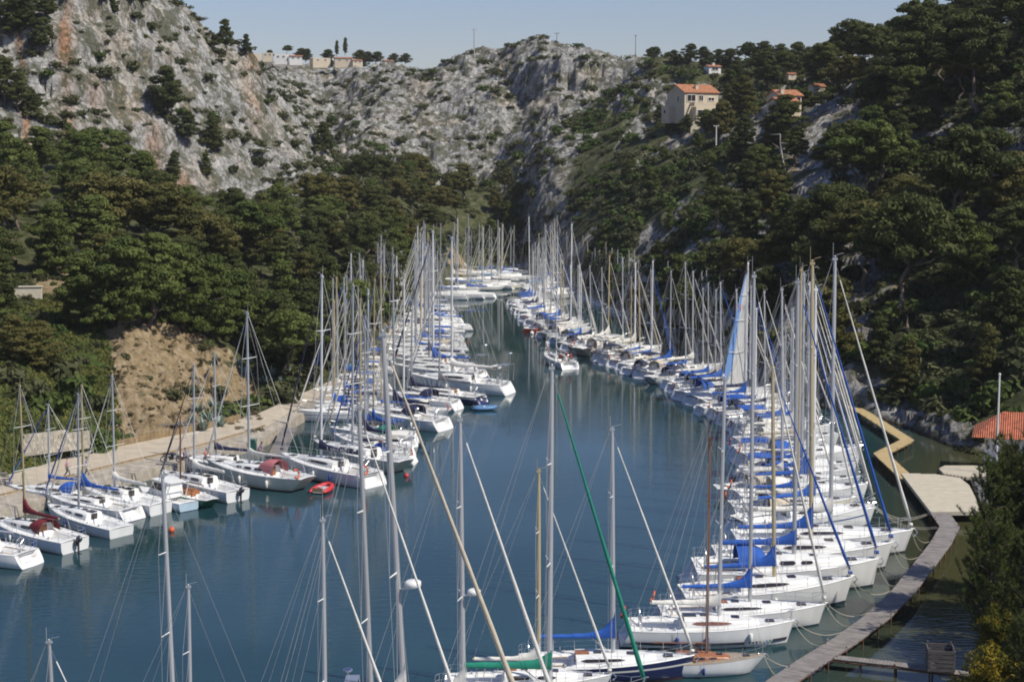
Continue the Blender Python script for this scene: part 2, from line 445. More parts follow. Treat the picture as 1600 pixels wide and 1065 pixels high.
    wet = N.new("ShaderNodeMapRange"); wet.inputs["From Min"].default_value = .15; wet.inputs["From Max"].default_value = .5; L.new(sx.outputs[2], wet.inputs["Value"])
    c = mix(wet.outputs[0], (.05, .045, .03), c)
    L.new(c, b.inputs["Base Color"]); b.inputs["Roughness"].default_value = .95; b.inputs["Specular IOR Level"].default_value = .15
    bp = N.new("ShaderNodeBump"); bp.inputs["Strength"].default_value = 1.0; bp.inputs["Distance"].default_value = 1.1
    L.new(noise(.55, 12, .7, dist=.4), bp.inputs["Height"]); L.new(bp.outputs[0], b.inputs["Normal"])
    return m
ter = link("hillside", npmesh("hillside", V, F, terrain_material(), True, {"zone": ('FLOAT_COLOR', maskc)}))
tag(ter, kind="structure")

from mathutils import noise as mnoise
def ground(x, y):
    u = 800 + x / y * FPX
    fi = (u - gu[0]) / (gu[1] - gu[0]); i = int(min(max(fi, 0), NU - 2)); fi = min(max(fi - i, 0), 1)
    j = int(min(max(np.searchsorted(gy, y) - 1, 0), NY - 2)); fj = min(max((y - gy[j]) / (gy[j + 1] - gy[j]), 0), 1)
    return float((Z[i, j] * (1 - fi) + Z[i + 1, j] * fi) * (1 - fj) + (Z[i, j + 1] * (1 - fi) + Z[i + 1, j + 1] * fi) * fj)
def shoreY(u): return float(np.interp(u, gu, CY[:, 0]))
def hit(u, v, y0=110, y1=900, lift=0.0):
    """first ground point seen at a pixel (to read positions off the photo)"""
    y = y0; step = .6
    while y < y1:
        p = W(u, v, y)
        if ground(p.x, p.y) + lift >= p.z: return Vector((p.x, y, ground(p.x, p.y)))
        y += step
    return None

# ------------------------------------------------------------ water
def water_material():
    m, nt, N, L, b = newmat("sea_water")
    geo = N.new("ShaderNodeNewGeometry")
    sx = N.new("ShaderNodeSeparateXYZ"); L.new(geo.outputs["Position"], sx.inputs[0])
    # deep blue-green channel, olive shallows in the cove behind the walkway
    mr = N.new("ShaderNodeMapRange"); mr.inputs["From Min"].default_value = -4; mr.inputs["From Max"].default_value = 5
    ln = N.new("ShaderNodeMath"); ln.operation = 'MULTIPLY_ADD'; ln.inputs[1].default_value = -.30; ln.inputs[2].default_value = 8.0
    L.new(sx.outputs[1], ln.inputs[0])
    ad = N.new("ShaderNodeMath"); ad.operation = 'ADD'; L.new(sx.outputs[0], ad.inputs[0]); L.new(ln.outputs[0], ad.inputs[1])
    L.new(ad.outputs[0], mr.inputs["Value"])
    n0 = N.new("ShaderNodeTexNoise"); n0.inputs["Scale"].default_value = .05; L.new(geo.outputs["Position"], n0.inputs["Vector"])
    deep = ramp(N, [(.35, (.010, .036, .042)), (.65, (.018, .050, .060))]); L.new(n0.outputs["Fac"], deep.inputs[0])
    mx = N.new("ShaderNodeMix"); mx.data_type = 'RGBA'
    L.new(mr.outputs[0], mx.inputs[0]); L.new(deep.outputs[0], mx.inputs[6]); mx.inputs[7].default_value = (.050, .050, .022, 1)
    L.new(mx.outputs[2], b.inputs["Base Color"])
    b.inputs["Roughness"].default_value = .03; b.inputs["IOR"].default_value = 1.333
    mp = N.new("ShaderNodeMapping"); mp.inputs["Scale"].default_value = (.55, 1.5, 1); mp.inputs["Rotation"].default_value = (0, 0, .12); L.new(geo.outputs["Position"], mp.inputs[0])
    n1 = N.new("ShaderNodeTexNoise"); n1.inputs["Scale"].default_value = 1.5; n1.inputs["Detail"].default_value = 4; n1.inputs["Roughness"].default_value = .5; L.new(mp.outputs[0], n1.inputs["Vector"])
    n2 = N.new("ShaderNodeTexNoise"); n2.inputs["Scale"].default_value = .035; n2.inputs["Detail"].default_value = 3; L.new(geo.outputs["Position"], n2.inputs["Vector"])
    m2 = N.new("ShaderNodeMapRange"); m2.inputs["From Min"].default_value = .35; m2.inputs["From Max"].default_value = .65; m2.inputs["To Min"].default_value = .25; m2.inputs["To Max"].default_value = 1.0
    L.new(n2.outputs["Fac"], m2.inputs["Value"])
    # wind reaches the open middle; the sheltered far end lies calm
    m3 = N.new("ShaderNodeMapRange"); m3.inputs["From Min"].default_value = 120; m3.inputs["From Max"].default_value = 230; m3.inputs["To Min"].default_value = 1.0; m3.inputs["To Max"].default_value = .18
    L.new(sx.outputs[1], m3.inputs["Value"])
    mm = N.new("ShaderNodeMath"); mm.operation = 'MULTIPLY'; L.new(m2.outputs[0], mm.inputs[0]); L.new(m3.outputs[0], mm.inputs[1])
    m4 = N.new("ShaderNodeMath"); m4.operation = 'MULTIPLY'; L.new(mm.outputs[0], m4.inputs[0]); m4.inputs[1].default_value = .28
    bp = N.new("ShaderNodeBump"); bp.inputs["Distance"].default_value = .10
    L.new(m4.outputs[0], bp.inputs["Strength"]); L.new(n1.outputs["Fac"], bp.inputs["Height"])
    L.new(bp.outputs[0], b.inputs["Normal"])
    return m
mb = MB()
mb.add([(-250, -30, 0), (250, -30, 0), (250, 480, 0), (-250, 480, 0)], [(0, 1, 2, 3)])
wat = link("water", mb.mesh("water", water_material()))
tag(wat, kind="structure")

# ------------------------------------------------------------ vegetation
def foliage_mat(name, c1, c2, c3, trans=.28, shadev=.35, nscale=.45):
    m, nt, N, L, b = newmat(name)
    oi = N.new("ShaderNodeObjectInfo"); tc = N.new("ShaderNodeTexCoord")
    at = N.new("ShaderNodeAttribute"); at.attribute_name = "tone"
    n = N.new("ShaderNodeTexNoise"); n.inputs["Scale"].default_value = nscale; n.inputs["Detail"].default_value = 3; L.new(tc.outputs["Object"], n.inputs["Vector"])
    a = N.new("ShaderNodeMath"); a.operation = 'MULTIPLY_ADD'; a.inputs[1].default_value = .45; L.new(at.outputs["Fac"], a.inputs[0])
    c = N.new("ShaderNodeMath"); c.operation = 'MULTIPLY_ADD'; c.inputs[1].default_value = .45; L.new(n.outputs["Fac"], c.inputs[0])
    d = N.new("ShaderNodeMath"); d.operation = 'MULTIPLY'; d.inputs[1].default_value = .30; L.new(oi.outputs["Random"], d.inputs[0])
    L.new(d.outputs[0], c.inputs[2]); L.new(c.outputs[0], a.inputs[2])
    r = ramp(N, [(.2, c1), (.55, c2), (.9, c3)]); L.new(a.outputs[0], r.inputs[0])
    L.new(r.outputs[0], b.inputs["Base Color"]); b.inputs["Roughness"].default_value = .75; b.inputs["Specular IOR Level"].default_value = .2
    tr = N.new("ShaderNodeBsdfTranslucent"); L.new(r.outputs[0], tr.inputs[0])
    ms = N.new("ShaderNodeMixShader"); ms.inputs[0].default_value = trans
    L.new(b.outputs[0], ms.inputs[1]); L.new(tr.outputs[0], ms.inputs[2]); L.new(ms.outputs[0], N["Material Output"].inputs[0])
    return m
M_PINE = [foliage_mat("pine_needles_green", (.044, .064, .014), (.088, .116, .026), (.150, .175, .048)),
          foliage_mat("pine_needles_olive", (.050, .054, .014), (.100, .096, .026), (.160, .145, .046)),
          foliage_mat("pine_needles_dark", (.034, .046, .013), (.064, .078, .021), (.110, .122, .036))]
M_FRESH = foliage_mat("fresh_leaves", (.050, .070, .018), (.095, .115, .030), (.20, .185, .055))
M_SHRUB = [foliage_mat("scrub_leaves", (.034, .044, .018), (.066, .076, .030), (.115, .118, .052), nscale=1.2),
           foliage_mat("scrub_leaves_fresh", (.030, .055, .012), (.060, .095, .022), (.11, .14, .035), nscale=1.2)]
M_GORSE = foliage_mat("gorse_yellow", (.05, .07, .012), (.13, .12, .015), (.36, .26, .02), nscale=3)
M_BARK = simple("bark", (.13, .10, .078), .95, var=.35, vscale=4, bump=.6, bscale=9)
M_DEAD = simple("dead_wood", (.42, .39, .36), .9, var=.2)
M_AGAVE = simple("agave_leaf", (.20, .27, .22), .55, var=.25, vscale=6)

def tufts(cx, rad, n, size, rs, flat=.62, up=.35, needle=False):
    """n leaf quads spread in an ellipsoidal clump centred at cx; returns (n*4,3)"""
    d = rs.normal(size=(n, 3)); d /= np.linalg.norm(d, axis=1)[:, None]
    rr = rs.uniform(.45, 1.0, n) ** .6
    rad = np.asarray(rad)
    p = d * rr[:, None] * rad
    p[:, 2] = np.where(p[:, 2] < 0, p[:, 2] * flat, p[:, 2])
    nrm = d + rs.normal(size=(n, 3)) * .55; nrm[:, 2] += up
    nrm /= np.linalg.norm(nrm, axis=1)[:, None]
    t = np.cross(nrm, rs.normal(size=(n, 3))); t /= np.linalg.norm(t, axis=1)[:, None] + 1e-9
    bt = np.cross(nrm, t)
    s = size * rs.uniform(.6, 1.3, n)[:, None]
    asp = (.18 if needle else .55)
    c = p + cx
    q = np.stack([c - t * s * .5 - bt * s * asp * .5, c + t * s * .5 - bt * s * asp * .25, c + t * s * .62 + bt * s * asp * .35, c - t * s * .4 + bt * s * asp * .5], 1)
    return q.reshape(-1, 3)
def leafmesh(name, quads, tones, mat):
    V = np.concatenate(quads); F = np.arange(len(V)).reshape(-1, 4)
    tn = np.repeat(np.concatenate(tones), 4)
    return npmesh(name, V, F, mat, False, {"tone": ('FLOAT', tn)})
def limb(mb, p0, p1, r0, r1, rs, wob=.12, seg=5):
    p0, p1 = np.array(p0, float), np.array(p1, float); ln = np.linalg.norm(p1 - p0)
    pts = []; rr = []
    for i in range(seg + 1):
        t = i / seg
        w = rs.normal(size=3) * wob * ln * .25 * math.sin(math.pi * t); w[2] *= .3
        pts.append(p0 + (p1 - p0) * t + w); rr.append(r0 + (r1 - r0) * t)
    mb.tube(pts, rr, 6)
    return pts
def pine_template(seed, kind):
    """unit tree 10 m tall. kind: umbrella | aleppo | bushy | conic"""
    rs = np.random.RandomState(seed)
    quads = []; tones = []; tr = MB()
    lean = rs.normal(size=2) * .6
    if kind == 'umbrella': th, cz0, cz1, cr, ncl = 6.3, 5.4, 9.3, 4.4, 30
    elif kind == 'aleppo': th, cz0, cz1, cr, ncl = 8.3, 2.9, 9.2, 3.1, 36
    elif kind == 'bushy': th, cz0, cz1, cr, ncl = 7.5, 1.0, 9.0, 3.5, 40
    else: th, cz0, cz1, cr, ncl = 8.8, 1.2, 9.5, 2.4, 34
    top = np.array([lean[0], lean[1], th])
    tp = limb(tr, (0, 0, -.8), top, .24, .09, rs, .22, 8)
    ncl = int(ncl * 1.75)
    for i in range(ncl):
        z = cz0 + (cz1 - cz0) * ((i + rs.uniform(0, 1)) / ncl)
        t = (z - cz0) / (cz1 - cz0)
        if kind == 'umbrella': prof = math.sqrt(max(0, 1 - (t * .95) ** 2)) * (1 if t > .15 else .8)
        elif kind == 'aleppo': prof = (.6 + .4 * math.sin(math.pi * min(1, t * 1.3))) * math.sqrt(max(.02, 1 - t ** 2.2))
        elif kind == 'bushy': prof = math.sqrt(max(.03, 1 - t ** 2)) * (.8 + .2 * math.sin(3 * t))
        else: prof = (1 - t) ** .75 + .08
        ang = i * 2.39996 + rs.uniform(-.5, .5)
        rr = cr * prof * rs.uniform(.45, 1.02) * (1 if i % 4 else .3)
        c = np.array([lean[0] * z / th + rr * math.cos(ang), lean[1] * z / th + rr * math.sin(ang), z + rs.normal() * .2])
        rad = rs.uniform(.45, 1.12) * (1.1 if kind in ('umbrella', 'bushy') else .95)
        n = int(230 * rad ** 1.4)
        quads.append(tufts(c, (rad * rs.uniform(.95, 1.35), rad * rs.uniform(.95, 1.35), rad * rs.uniform(.45, .75)), n, .31, rs))
        tones.append(np.clip(rs.normal(.5, .16) + rs.normal(size=n) * .12, 0, 1))
        if i % 3 == 0:
            k = min(len(tp) - 1, int(len(tp) * min(.95, max(.15, (z - 1.2) / th))))
            limb(tr, tp[k], c - np.array([0, 0, .2]), .085, .025, rs, .2, 4)
    return leafmesh("crown_" + kind, quads, tones, M_PINE[0]), tr.mesh("trunk_" + kind, M_BARK, True)
PT = {}
for kind, seeds in (('umbrella', (1, 2, 3)), ('aleppo', (4, 5, 6, 7)), ('bushy', (8, 9, 10)), ('conic', (11, 12))):
    PT[kind] = [pine_template(s, kind) for s in seeds]

TREES = []      # (zone, label bits, object)
def zone_of(u, v):
    if v > 560 or (u > 1480 and v > 600): return "shore"
    if u < 470: return "left" if v > 300 else "cliff"
    if u < 840: return "valley"
    return "right"
def add_tree(x, y, h, kind, mi, sw=1.0, info=None, zoff=0.0):
    crown, trunk = rnd.choice(PT[kind])
    z = ground(x, y) + zoff
    r = link("pine_tree", None, loc=(x, y, z), rz=rnd.uniform(0, 6.28))
    r.rotation_euler.x = rnd.gauss(0, .03); r.rotation_euler.y = rnd.gauss(0, .03)
    s = h / 10.0
    r.scale = (s * sw, s * sw, s)
    c = link("crown", crown, r); t = link("trunk", trunk, r)
    c.material_slots[0].link = 'OBJECT'; c.material_slots[0].material = M_PINE[mi]
    u, v = pix((x, y, z + h * .6))
    TREES.append(dict(o=r, u=u, v=v, kind=kind, mi=mi, h=h, info=info))
    return r
def poly_in(p, poly):
    x, y = p; c = False; j = len(poly) - 1
    for i in range(len(poly)):
        xi, yi = poly[i]; xj, yj = poly[j]
        if (yi > y) != (yj > y) and x < (xj - xi) * (y - yi) / (yj - yi + 1e-9) + xi: c = not c
        j = i
    return c
# explicit trees read from the photo: (u, v of the foot, height, kind, tone, width)
EXPL = [
 (352, 88, 9, 'aleppo', 2, .75), (385, 94, 6, 'aleppo', 2, .7), (262, 196, 12.5, 'aleppo', 2, .95), (292, 232, 8, 'aleppo', 2, 1.0),
 (336, 238, 8, 'bushy', 2, .9), (270, 288, 6.5, 'conic', 2, 1), (322, 280, 6, 'conic', 2, 1), (66, 88, 8, 'aleppo', 2, 1.0), (508, 240, 8, 'bushy', 2, 1),
 (20, 60, 9, 'bushy', 2, 1.1), (50, 66, 8, 'bushy', 2, 1.1), (75, 40, 8, 'aleppo', 2, 1.1), (5, 160, 9, 'aleppo', 2, 1), (28, 175, 8, 'aleppo', 2, 1), (52, 180, 5, 'bushy', 2, 1),
 (205, 8, 6, 'bushy', 2, 1), (222, 10, 5, 'bushy', 2, 1), (180, 26, 4, 'bushy', 2, 1), (165, 12, 4, 'aleppo', 2, 1),
 # front line above the eroded bank
 (130, 520, 10, 'bushy', 0, 1.05), (185, 516, 11.5, 'bushy', 0, 1.1), (232, 512, 12, 'aleppo', 0, 1.15), (285, 518, 11, 'bushy', 0, 1.0), (330, 532, 11, 'bushy', 0, .95),
 (370, 545, 10, 'conic', 0, 1.2), (412, 560, 9, 'bushy', 0, 1.0), (60, 575, 5, 'bushy', 1, 1.4), (25, 565, 5, 'bushy', 1, 1.3), (440, 575, 10, 'bushy', 2, 1.0), (475, 560, 10, 'bushy', 2, 1.1),
 (205, 420, 13, 'umbrella', 1, 1.15), (160, 400, 12, 'umbrella', 1, 1.0), (250, 425, 13, 'umbrella', 1, 1.1), (20, 410, 13, 'umbrella', 1, 1.2), (-20, 440, 13, 'umbrella', 1, 1.1),
 # right slope
 (1480, 405, 17, 'umbrella', 2, .95), (1415, 520, 17, 'umbrella', 2, .95), (1240, 262, 8, 'aleppo', 2, 1), (1215, 310, 7.5, 'bushy', 2, 1.0),
 (1640, 150, 16, 'umbrella', 2, 1.0), (1530, 190, 17, 'umbrella', 2, 1.0), (1470, 130, 15, 'umbrella', 2, 1.0), (1600, 110, 16, 'umbrella', 2, 1.0), (1440, 170, 13, 'umbrella', 2, 1.1),
 (1330, 128, 14, 'umbrella', 2, 1.05), (1380, 140, 13, 'umbrella', 2, 1.0), (1300, 146, 11, 'umbrella', 2, 1.0), (1190, 112, 8, 'bushy', 2, 1.5), (1165, 112, 8, 'umbrella', 2, 1.3), (1215, 114, 7, 'bushy', 2, 1.4), (1240, 114, 9, 'bushy', 2, 1.1), (1262, 120, 8, 'bushy', 2, 1), (1100, 104, 6, 'bushy', 2, 1.4), (1075, 102, 6, 'bushy', 2, 1.4), (1140, 108, 6, 'bushy', 2, 1.6), (1120, 102, 5, 'bushy', 2, 1.5), (1055, 98, 4, 'bushy', 2, 1.5), (1225, 130, 8, 'umbrella', 2, 1.2), (1180, 132, 8, 'umbrella', 2, 1.2), (1150, 135, 7, 'bushy', 2, 1.2), (1280, 132, 9, 'bushy', 2, 1.1),
 (775, 330, 6, 'bushy', 1, 1.1), (792, 345, 5.5, 'bushy', 0, 1.1), (806, 318, 6, 'bushy', 2, 1.1), (790, 300, 7, 'aleppo', 1, 1.1), (812, 365, 4.5, 'bushy', 0, 1.2), (800, 385, 4.5, 'bushy', 2, 1.2), (770, 370, 5, 'bushy', 0, 1.2), (756, 390, 4.5, 'bushy', 2, 1.2), (824, 400, 4, 'bushy', 0, 1.2), (740, 402, 5, 'bushy', 2, 1.1),
 (1048, 206, 5, 'bushy', 0, 1.2), (1072, 208, 4.5, 'bushy', 2, 1.2), (1098, 205, 4.8, 'bushy', 0, 1.2), (1124, 200, 6, 'aleppo', 2, 1.1), (1032, 192, 5, 'bushy', 2, 1.2), (1140, 165, 6, 'aleppo', 2, 1.0),
 (1022, 82, 6.5, 'umbrella', 2, 1.1),
 (1330, 330, 14, 'umbrella', 2, 1.1), (1380, 330, 13, 'umbrella', 0, 1.1), (1300, 420, 12, 'umbrella', 2, 1.1), (1350, 455, 12, 'umbrella', 1, 1.25), (1270, 470, 11, 'bushy', 2, 1.0), (1410, 420, 11, 'umbrella', 1, 1.1),
 (1200, 470, 9, 'umbrella', 1, 1.35), (1160, 470, 9, 'umbrella', 1, 1.2),
]
for (u, vf, h, kind, mi, sw) in EXPL:
    p = hit(u, vf)
    if p is None:
        p = hit(u, vf + 25) or hit(u, vf + 60)
    if p is None: continue
    add_tree(p.x, p.y, h, kind, mi, sw)
PA = [(-60,238),(60,250),(120,236),(200,256),(232,296),(262,340),(400,340),(470,330),(520,308),(545,282),(640,280),(700,280),(812,292),(812,325),(770,352),(730,340),(700,395),(650,440),(612,470),(585,520),(556,560),(470,575),(430,550),(330,505),(240,480),(100,485),(40,500),(-60,520)]
PAx = [[(25,275),(62,275),(70,335),(40,340)],[(82,285),(112,285),(118,310),(90,312)],[(125,315),(150,315),(150,345),(128,345)],[(82,345),(128,345),(130,475),(85,475)],[(0,425),(100,410),(105,530),(-5,530)]]
PB = [(865,440),(900,395),(925,340),(990,300),(960,285),(1000,235),(1030,180),(1060,185),(1120,185),(1130,118),(1200,110),(1260,108),(1300,105),(1400,80),(1480,60),(1660,0),(1660,590),(1500,560),(1410,585),(1340,560),(1250,540),(1180,500),(1080,470),(1000,458),(940,448),(890,460)]
PBx = [[(1035,120),(1122,120),(1122,185),(1035,190)],[(1190,135),(1262,135),(1262,178),(1190,180)],[(1242,200),(1305,205),(1300,320),(1235,320)],[(1250,165),(1350,165),(1350,210),(1250,215)],[(1180,265),(1235,265),(1240,315),(1180,310)],[(1430,350),(1560,330),(1560,370),(1430,440)],[(960,330),(1030,300),(1030,330),(980,370)],[(1380,150),(1430,150),(1410,200),(1370,200)],[(820,350),(880,350),(880,420),(820,430)]]
def scatter(poly, ex, dmin, ymin, ymax, umin, umax, n, fn):
    pts = [(t['o'].location.x, t['o'].location.y) for t in TREES]
    c = 0
    for _ in range(n * 60):
        if c >= n: break
        u = rnd.uniform(umin, umax); y = ymin + (ymax - ymin) * rnd.random() ** .9
        x = xu(u, y); z = ground(x, y)
        if z < 1.2: continue
        pu, pv = pix((x, y, z + 3.0))
        if not poly_in((pu, pv), poly) or any(poly_in((pu, pv), e) for e in ex): continue
        g2 = ground(x, y + 2)
        dm = dmin * rnd.uniform(.8, 1.25) * (.8 + y / 900)
        if any((x - a) ** 2 + (y - b) ** 2 < dm * dm for a, b in pts): continue
        pts.append((x, y)); fn(x, y, pu, pv); c += 1
def fa(x, y, u, v):
    k = rnd.choices(['aleppo', 'bushy', 'umbrella', 'conic'], [.35, .35, .22, .08])[0]
    mi = rnd.choices([0, 1, 2], [.4, .25, .35])[0]
    if v < 400 and u > 450: mi = rnd.choices([0, 1, 2], [.15, .5, .35])[0]; k = rnd.choices(['umbrella', 'aleppo', 'bushy'], [.5, .25, .25])[0]
    if v < 300 and u < 250: k = rnd.choices(['bushy', 'aleppo'], [.6, .4])[0]; mi = 0
    h = rnd.uniform(7.5, 11.5) if not (u > 690 and v > 320) else rnd.uniform(5, 8)
    add_tree(x, y, h, k, mi, rnd.uniform(.95, 1.25))
scatter(PA, PAx, 7.6, 165, 500, -60, 815, 118, fa)
def fb(x, y, u, v):
    k = rnd.choices(['aleppo', 'bushy', 'umbrella', 'conic'], [.3, .3, .32, .08])[0]
    mi = rnd.choices([0, 1, 2], [.22, .13, .65])[0]
    h = rnd.uniform(6.5, 10.5)
    if u > 1340 and v > 420: k = rnd.choice(['conic', 'bushy']); mi = rnd.choice([0, 2]); h = rnd.uniform(6, 8.5)
    if u < 1120: h = rnd.uniform(2.8, 5.0); k = 'bushy' if rnd.random() < .7 else 'aleppo'; mi = rnd.choice([0, 0, 2])
    if u > 1120 and v > 200: mi = rnd.choices([0, 1, 2], [.3, .3, .4])[0]
    if v < 150 and u > 1280: h += 3; k = 'umbrella'
    add_tree(x, y, h, k, mi, rnd.uniform(1.0, 1.3))
scatter(PB, PBx, 6.8, 165, 500, 860, 1680, 125, fb)

# dead pale tree among the rocks on the right
p = hit(1232, 300)
dt = MB(); rs = np.random.RandomState(5)
tp = limb(dt, (0, 0, -.5), (-1.6, 0, 9.5), .22, .06, rs, .15, 7)
for k in range(2, 8):
    sgn = -1 if k % 2 else 1
    limb(dt, tp[k], tp[k] + np.array([sgn * rs.uniform(1, 2.2), rs.uniform(-.8, .8), rs.uniform(-.2, 1.2)]), .07, .02, rs, .3, 4)
d = link("dead_tree", None, loc=p)
tag(d, "bare grey dead pine leaning among the rocks of the right-bank wood", "dead tree")
link("trunk", dt.mesh("dead_trunk", M_DEAD, True), d)

# ---- shrubs: rounded scrub bushes
def shrub_template(seed, n=420, size=.30, clumps=6):
    rs = np.random.RandomState(seed); q = []; t = []
    for i in range(clumps):
        a = rs.uniform(0, 6.28); r = rs.uniform(0, .62)
        rad = rs.uniform(.35, .62)
        c = np.array([r * math.cos(a), r * math.sin(a), rad * rs.uniform(.45, 1.0)])
        k = n // clumps
        q.append(tufts(c, (rad, rad, rad * .8), k, size, rs, flat=.9, up=.2)); t.append(np.clip(rs.normal(.5, .2) + rs.normal(size=k) * .15, 0, 1))
    return q, t
ST = [shrub_template(100 + i) for i in range(5)]
STM = [leafmesh("shrub_%d" % i, ST[i][0], ST[i][1], M_SHRUB[0]) for i in range(5)]
SHR = []
def add_shrub(x, y, s, mi, flat=1.0, name="shrub"):
    o = link(name, rnd.choice(STM), loc=(x, y, ground(x, y) - .12 * s), rz=rnd.uniform(0, 6.28))
    o.scale = (s, s, s * flat)
    o.material_slots[0].link = 'OBJECT'; o.material_slots[0].material = mi
    u, v = pix(o.location)
    SHR.append(dict(o=o, u=u, v=v, s=s, fresh=mi is M_SHRUB[1]))
    return o
cand = []
def in_rock_view(u, v):
    return (v < 300 and u < 850) or (u < 560 and v < 290)
def s_rocky(x, y):
    u = 800 + x / y * FPX; i = int(min(max((u - gu[0]) / (gu[1] - gu[0]), 0), NU - 1)); j = int(min(np.searchsorted(gy, y), NY - 1)); return rock[i, j] > .5
tries = 0
while len(cand) < 6500 and tries < 150000:
    tries += 1
    r_ = rnd.random()
    if r_ < .36:      # dotted over the rocky hills
        u = rnd.uniform(-40, 1060); y = rnd.uniform(300, 590)
        smin, smax = .9, 3.0
    elif r_ < .92:    # right slope
        u = rnd.uniform(840, 1650); y = rnd.uniform(150, 480); smin, smax = 1.0, 2.8
    else:
        u = rnd.uniform(-40, 600); y = rnd.uniform(142, 300); smin, smax = .5, 1.5
    x = xu(u, y); z = ground(x, y)
    if z < 1.6: continue
    if fbm(np.array([x / 14.0]), np.array([y / 14.0]), 201, 3)[0] < rnd.uniform(-.55, .3): continue
    pu, pv = pix((x, y, z))
    if pv < 45 and u > 330: continue
    if u > 850 and any(poly_in((pu, pv), e) for e in PBx[2:5]) : continue
    if u > 850 and s_rocky(x, y) and rnd.random() < .6: continue
    if u < 400 and y < 200 and (y < float(np.interp(u, gu, CY[:, 2])) + 2.0 or (170 < u < 390 and rnd.random() < .55)): continue
    if 400 <= u < 650 and y < float(np.interp(u, gu, CY[:, 2])) + 1.5: continue
    if u > 1380 and y < 163: continue
    s = smin + (smax - smin) * rnd.random() ** 1.8
    cand.append((s * 1000.0 / y, x, y, s, u))
cand.sort(reverse=True)
rest_V = []; rest_T = []; fr_V = []; fr_T = []
for i, (sc_, x, y, s, u) in enumerate(cand):
    fresh = rnd.random() < (.35 if u < 600 and y < 300 else .45 if 860 < u < 1140 else .15)
    if i < 200:
        add_shrub(x, y, s, M_SHRUB[1] if fresh else M_SHRUB[0], rnd.uniform(.6, 1.0))
    else:
        q, t = ST[i % 5]
        Vv = np.concatenate(q); tt = np.concatenate(t)
        keep = np.repeat(NP.rand(len(tt)) < (.42 if y > 300 else .75), 4)
        a = rnd.uniform(0, 6.28); ca, sa = math.cos(a), math.sin(a)
        Vv = Vv[keep]; fl = rnd.uniform(.55, .95)
        (fr_V if fresh else rest_V).append(np.stack([(Vv[:, 0] * ca - Vv[:, 1] * sa) * s + x, (Vv[:, 0] * sa + Vv[:, 1] * ca) * s + y, Vv[:, 2] * s * fl + ground(x, y) - .1], 1))
        (fr_T if fresh else rest_T).append(tt[keep[::4]] * .8 + rnd.uniform(-.15, .25))
scr = link("scrub", leafmesh("scrub", rest_V, rest_T, M_SHRUB[0]))
tag(scr, "low green scrub dotted over the grey limestone slopes", "scrub", kind="stuff")
tag(link("scrub", leafmesh("fresh_scrub", fr_V, fr_T, M_SHRUB[1])), "brighter green low bushes dotted over the slopes, thickest left of the villa", "scrub", kind="stuff")
# explicit shrubs on the banks
for (u, v, s, fr) in ((70, 640, 2.6, 1), (105, 620, 3.0, 1), (140, 640, 2.2, 0), (45, 620, 2.6, 0), (90, 590, 3.0, 0), (165, 705, 2.0, 1), (175, 690, 1.6, 1), (60, 690, 1.7, 0), (25, 600, 2.4, 0),
                      (345, 655, 2.6, 1), (375, 650, 2.6, 0), (400, 640, 2.7, 1), (430, 630, 2.6, 0), (340, 625, 1.8, 0), (452, 610, 2.4, 0), (478, 590, 2.6, 0), (500, 575, 2.4, 0), (525, 560, 2.2, 0), (545, 540, 2.4, 0),
                      (1440, 625, 2.7, 1), (1470, 640, 2.8, 0), (1410, 600, 2.4, 1), (1500, 655, 2.3, 1), (1395, 575, 2.6, 0), (1540, 640, 2.6, 1), (1510, 610, 2.6, 1), (1560, 620, 2.6, 1), (1470, 590, 2.4, 0),
                      (1530, 690, 1.8, 0), (1350, 560, 2.2, 1), (1310, 575, 2.0, 0), (1585, 660, 2.4, 1), (1460, 555, 2.2, 1), (1490, 570, 2.0, 1), (1515, 722, 1.4, 0), (1505, 715, 1.2, 0)):
    p = hit(u, v, 100)
    if p is not None: add_shrub(p.x, p.y, s, M_SHRUB[fr], rnd.uniform(.8, 1.05))
# grass and weeds on the lower left bank
gq = []; gt = []
for _ in range(26000):
    y = rnd.uniform(138, 200); u = rnd.uniform(-40, 205 - (y - 138) * .9)
    if y < float(np.interp(u, gu, CY[:, 2])) + .4: continue
    x = xu(u, y)
    if vnoise(np.array([x / 2.5]), np.array([y / 2.5]), 5)[0] < .3: continue
    z = ground(x, y); h = rnd.uniform(.08, .30); a = rnd.uniform(0, 6.28); w = rnd.uniform(.10, .22)
    dx, dy = math.cos(a) * w, math.sin(a) * w; lx, ly = rnd.uniform(-.15, .15), rnd.uniform(-.15, .15)
    gq.append(np.array([(x - dx, y - dy, z - .03), (x + dx, y + dy, z - .03), (x + dx * .4 + lx, y + dy * .4 + ly, z + h), (x - dx * .4 + lx, y - dy * .4 + ly, z + h)]))
    gt.append(np.array([rnd.uniform(.2, 1)]))
g = link("grass", leafmesh("grass", gq, gt, M_FRESH)); tag(g, "fresh green grass and weeds on the lower left bank", "grass", kind="stuff")

M_DRY = foliage_mat("dry_scrub_leaves", (.070, .060, .030), (.13, .105, .055), (.22, .18, .10), nscale=2)
dq = []; dtn = []
for i in range(260):
    u = rnd.uniform(165, 405); y = rnd.uniform(161, 198); x = xu(u, y); z = ground(x, y); s = rnd.uniform(.25, .75) * rnd.choice([.6, 1, 1])
    q, t = ST[i % 5]; Vv = np.concatenate(q); tt = np.concatenate(t); keep = np.repeat(NP.rand(len(tt)) < .35, 4); Vv = Vv[keep]
    dq.append(np.stack([Vv[:, 0] * s + x, Vv[:, 1] * s + y, Vv[:, 2] * s * .8 + z - .05], 1)); dtn.append(np.clip(tt[keep[::4]] + rnd.uniform(-.3, .3), 0, 1))
tag(link("dry_scrub", leafmesh("dry_scrub", dq, dtn, M_DRY)), "brownish dry tufts scattered over the eroded sandy bank", "scrub", kind="stuff")
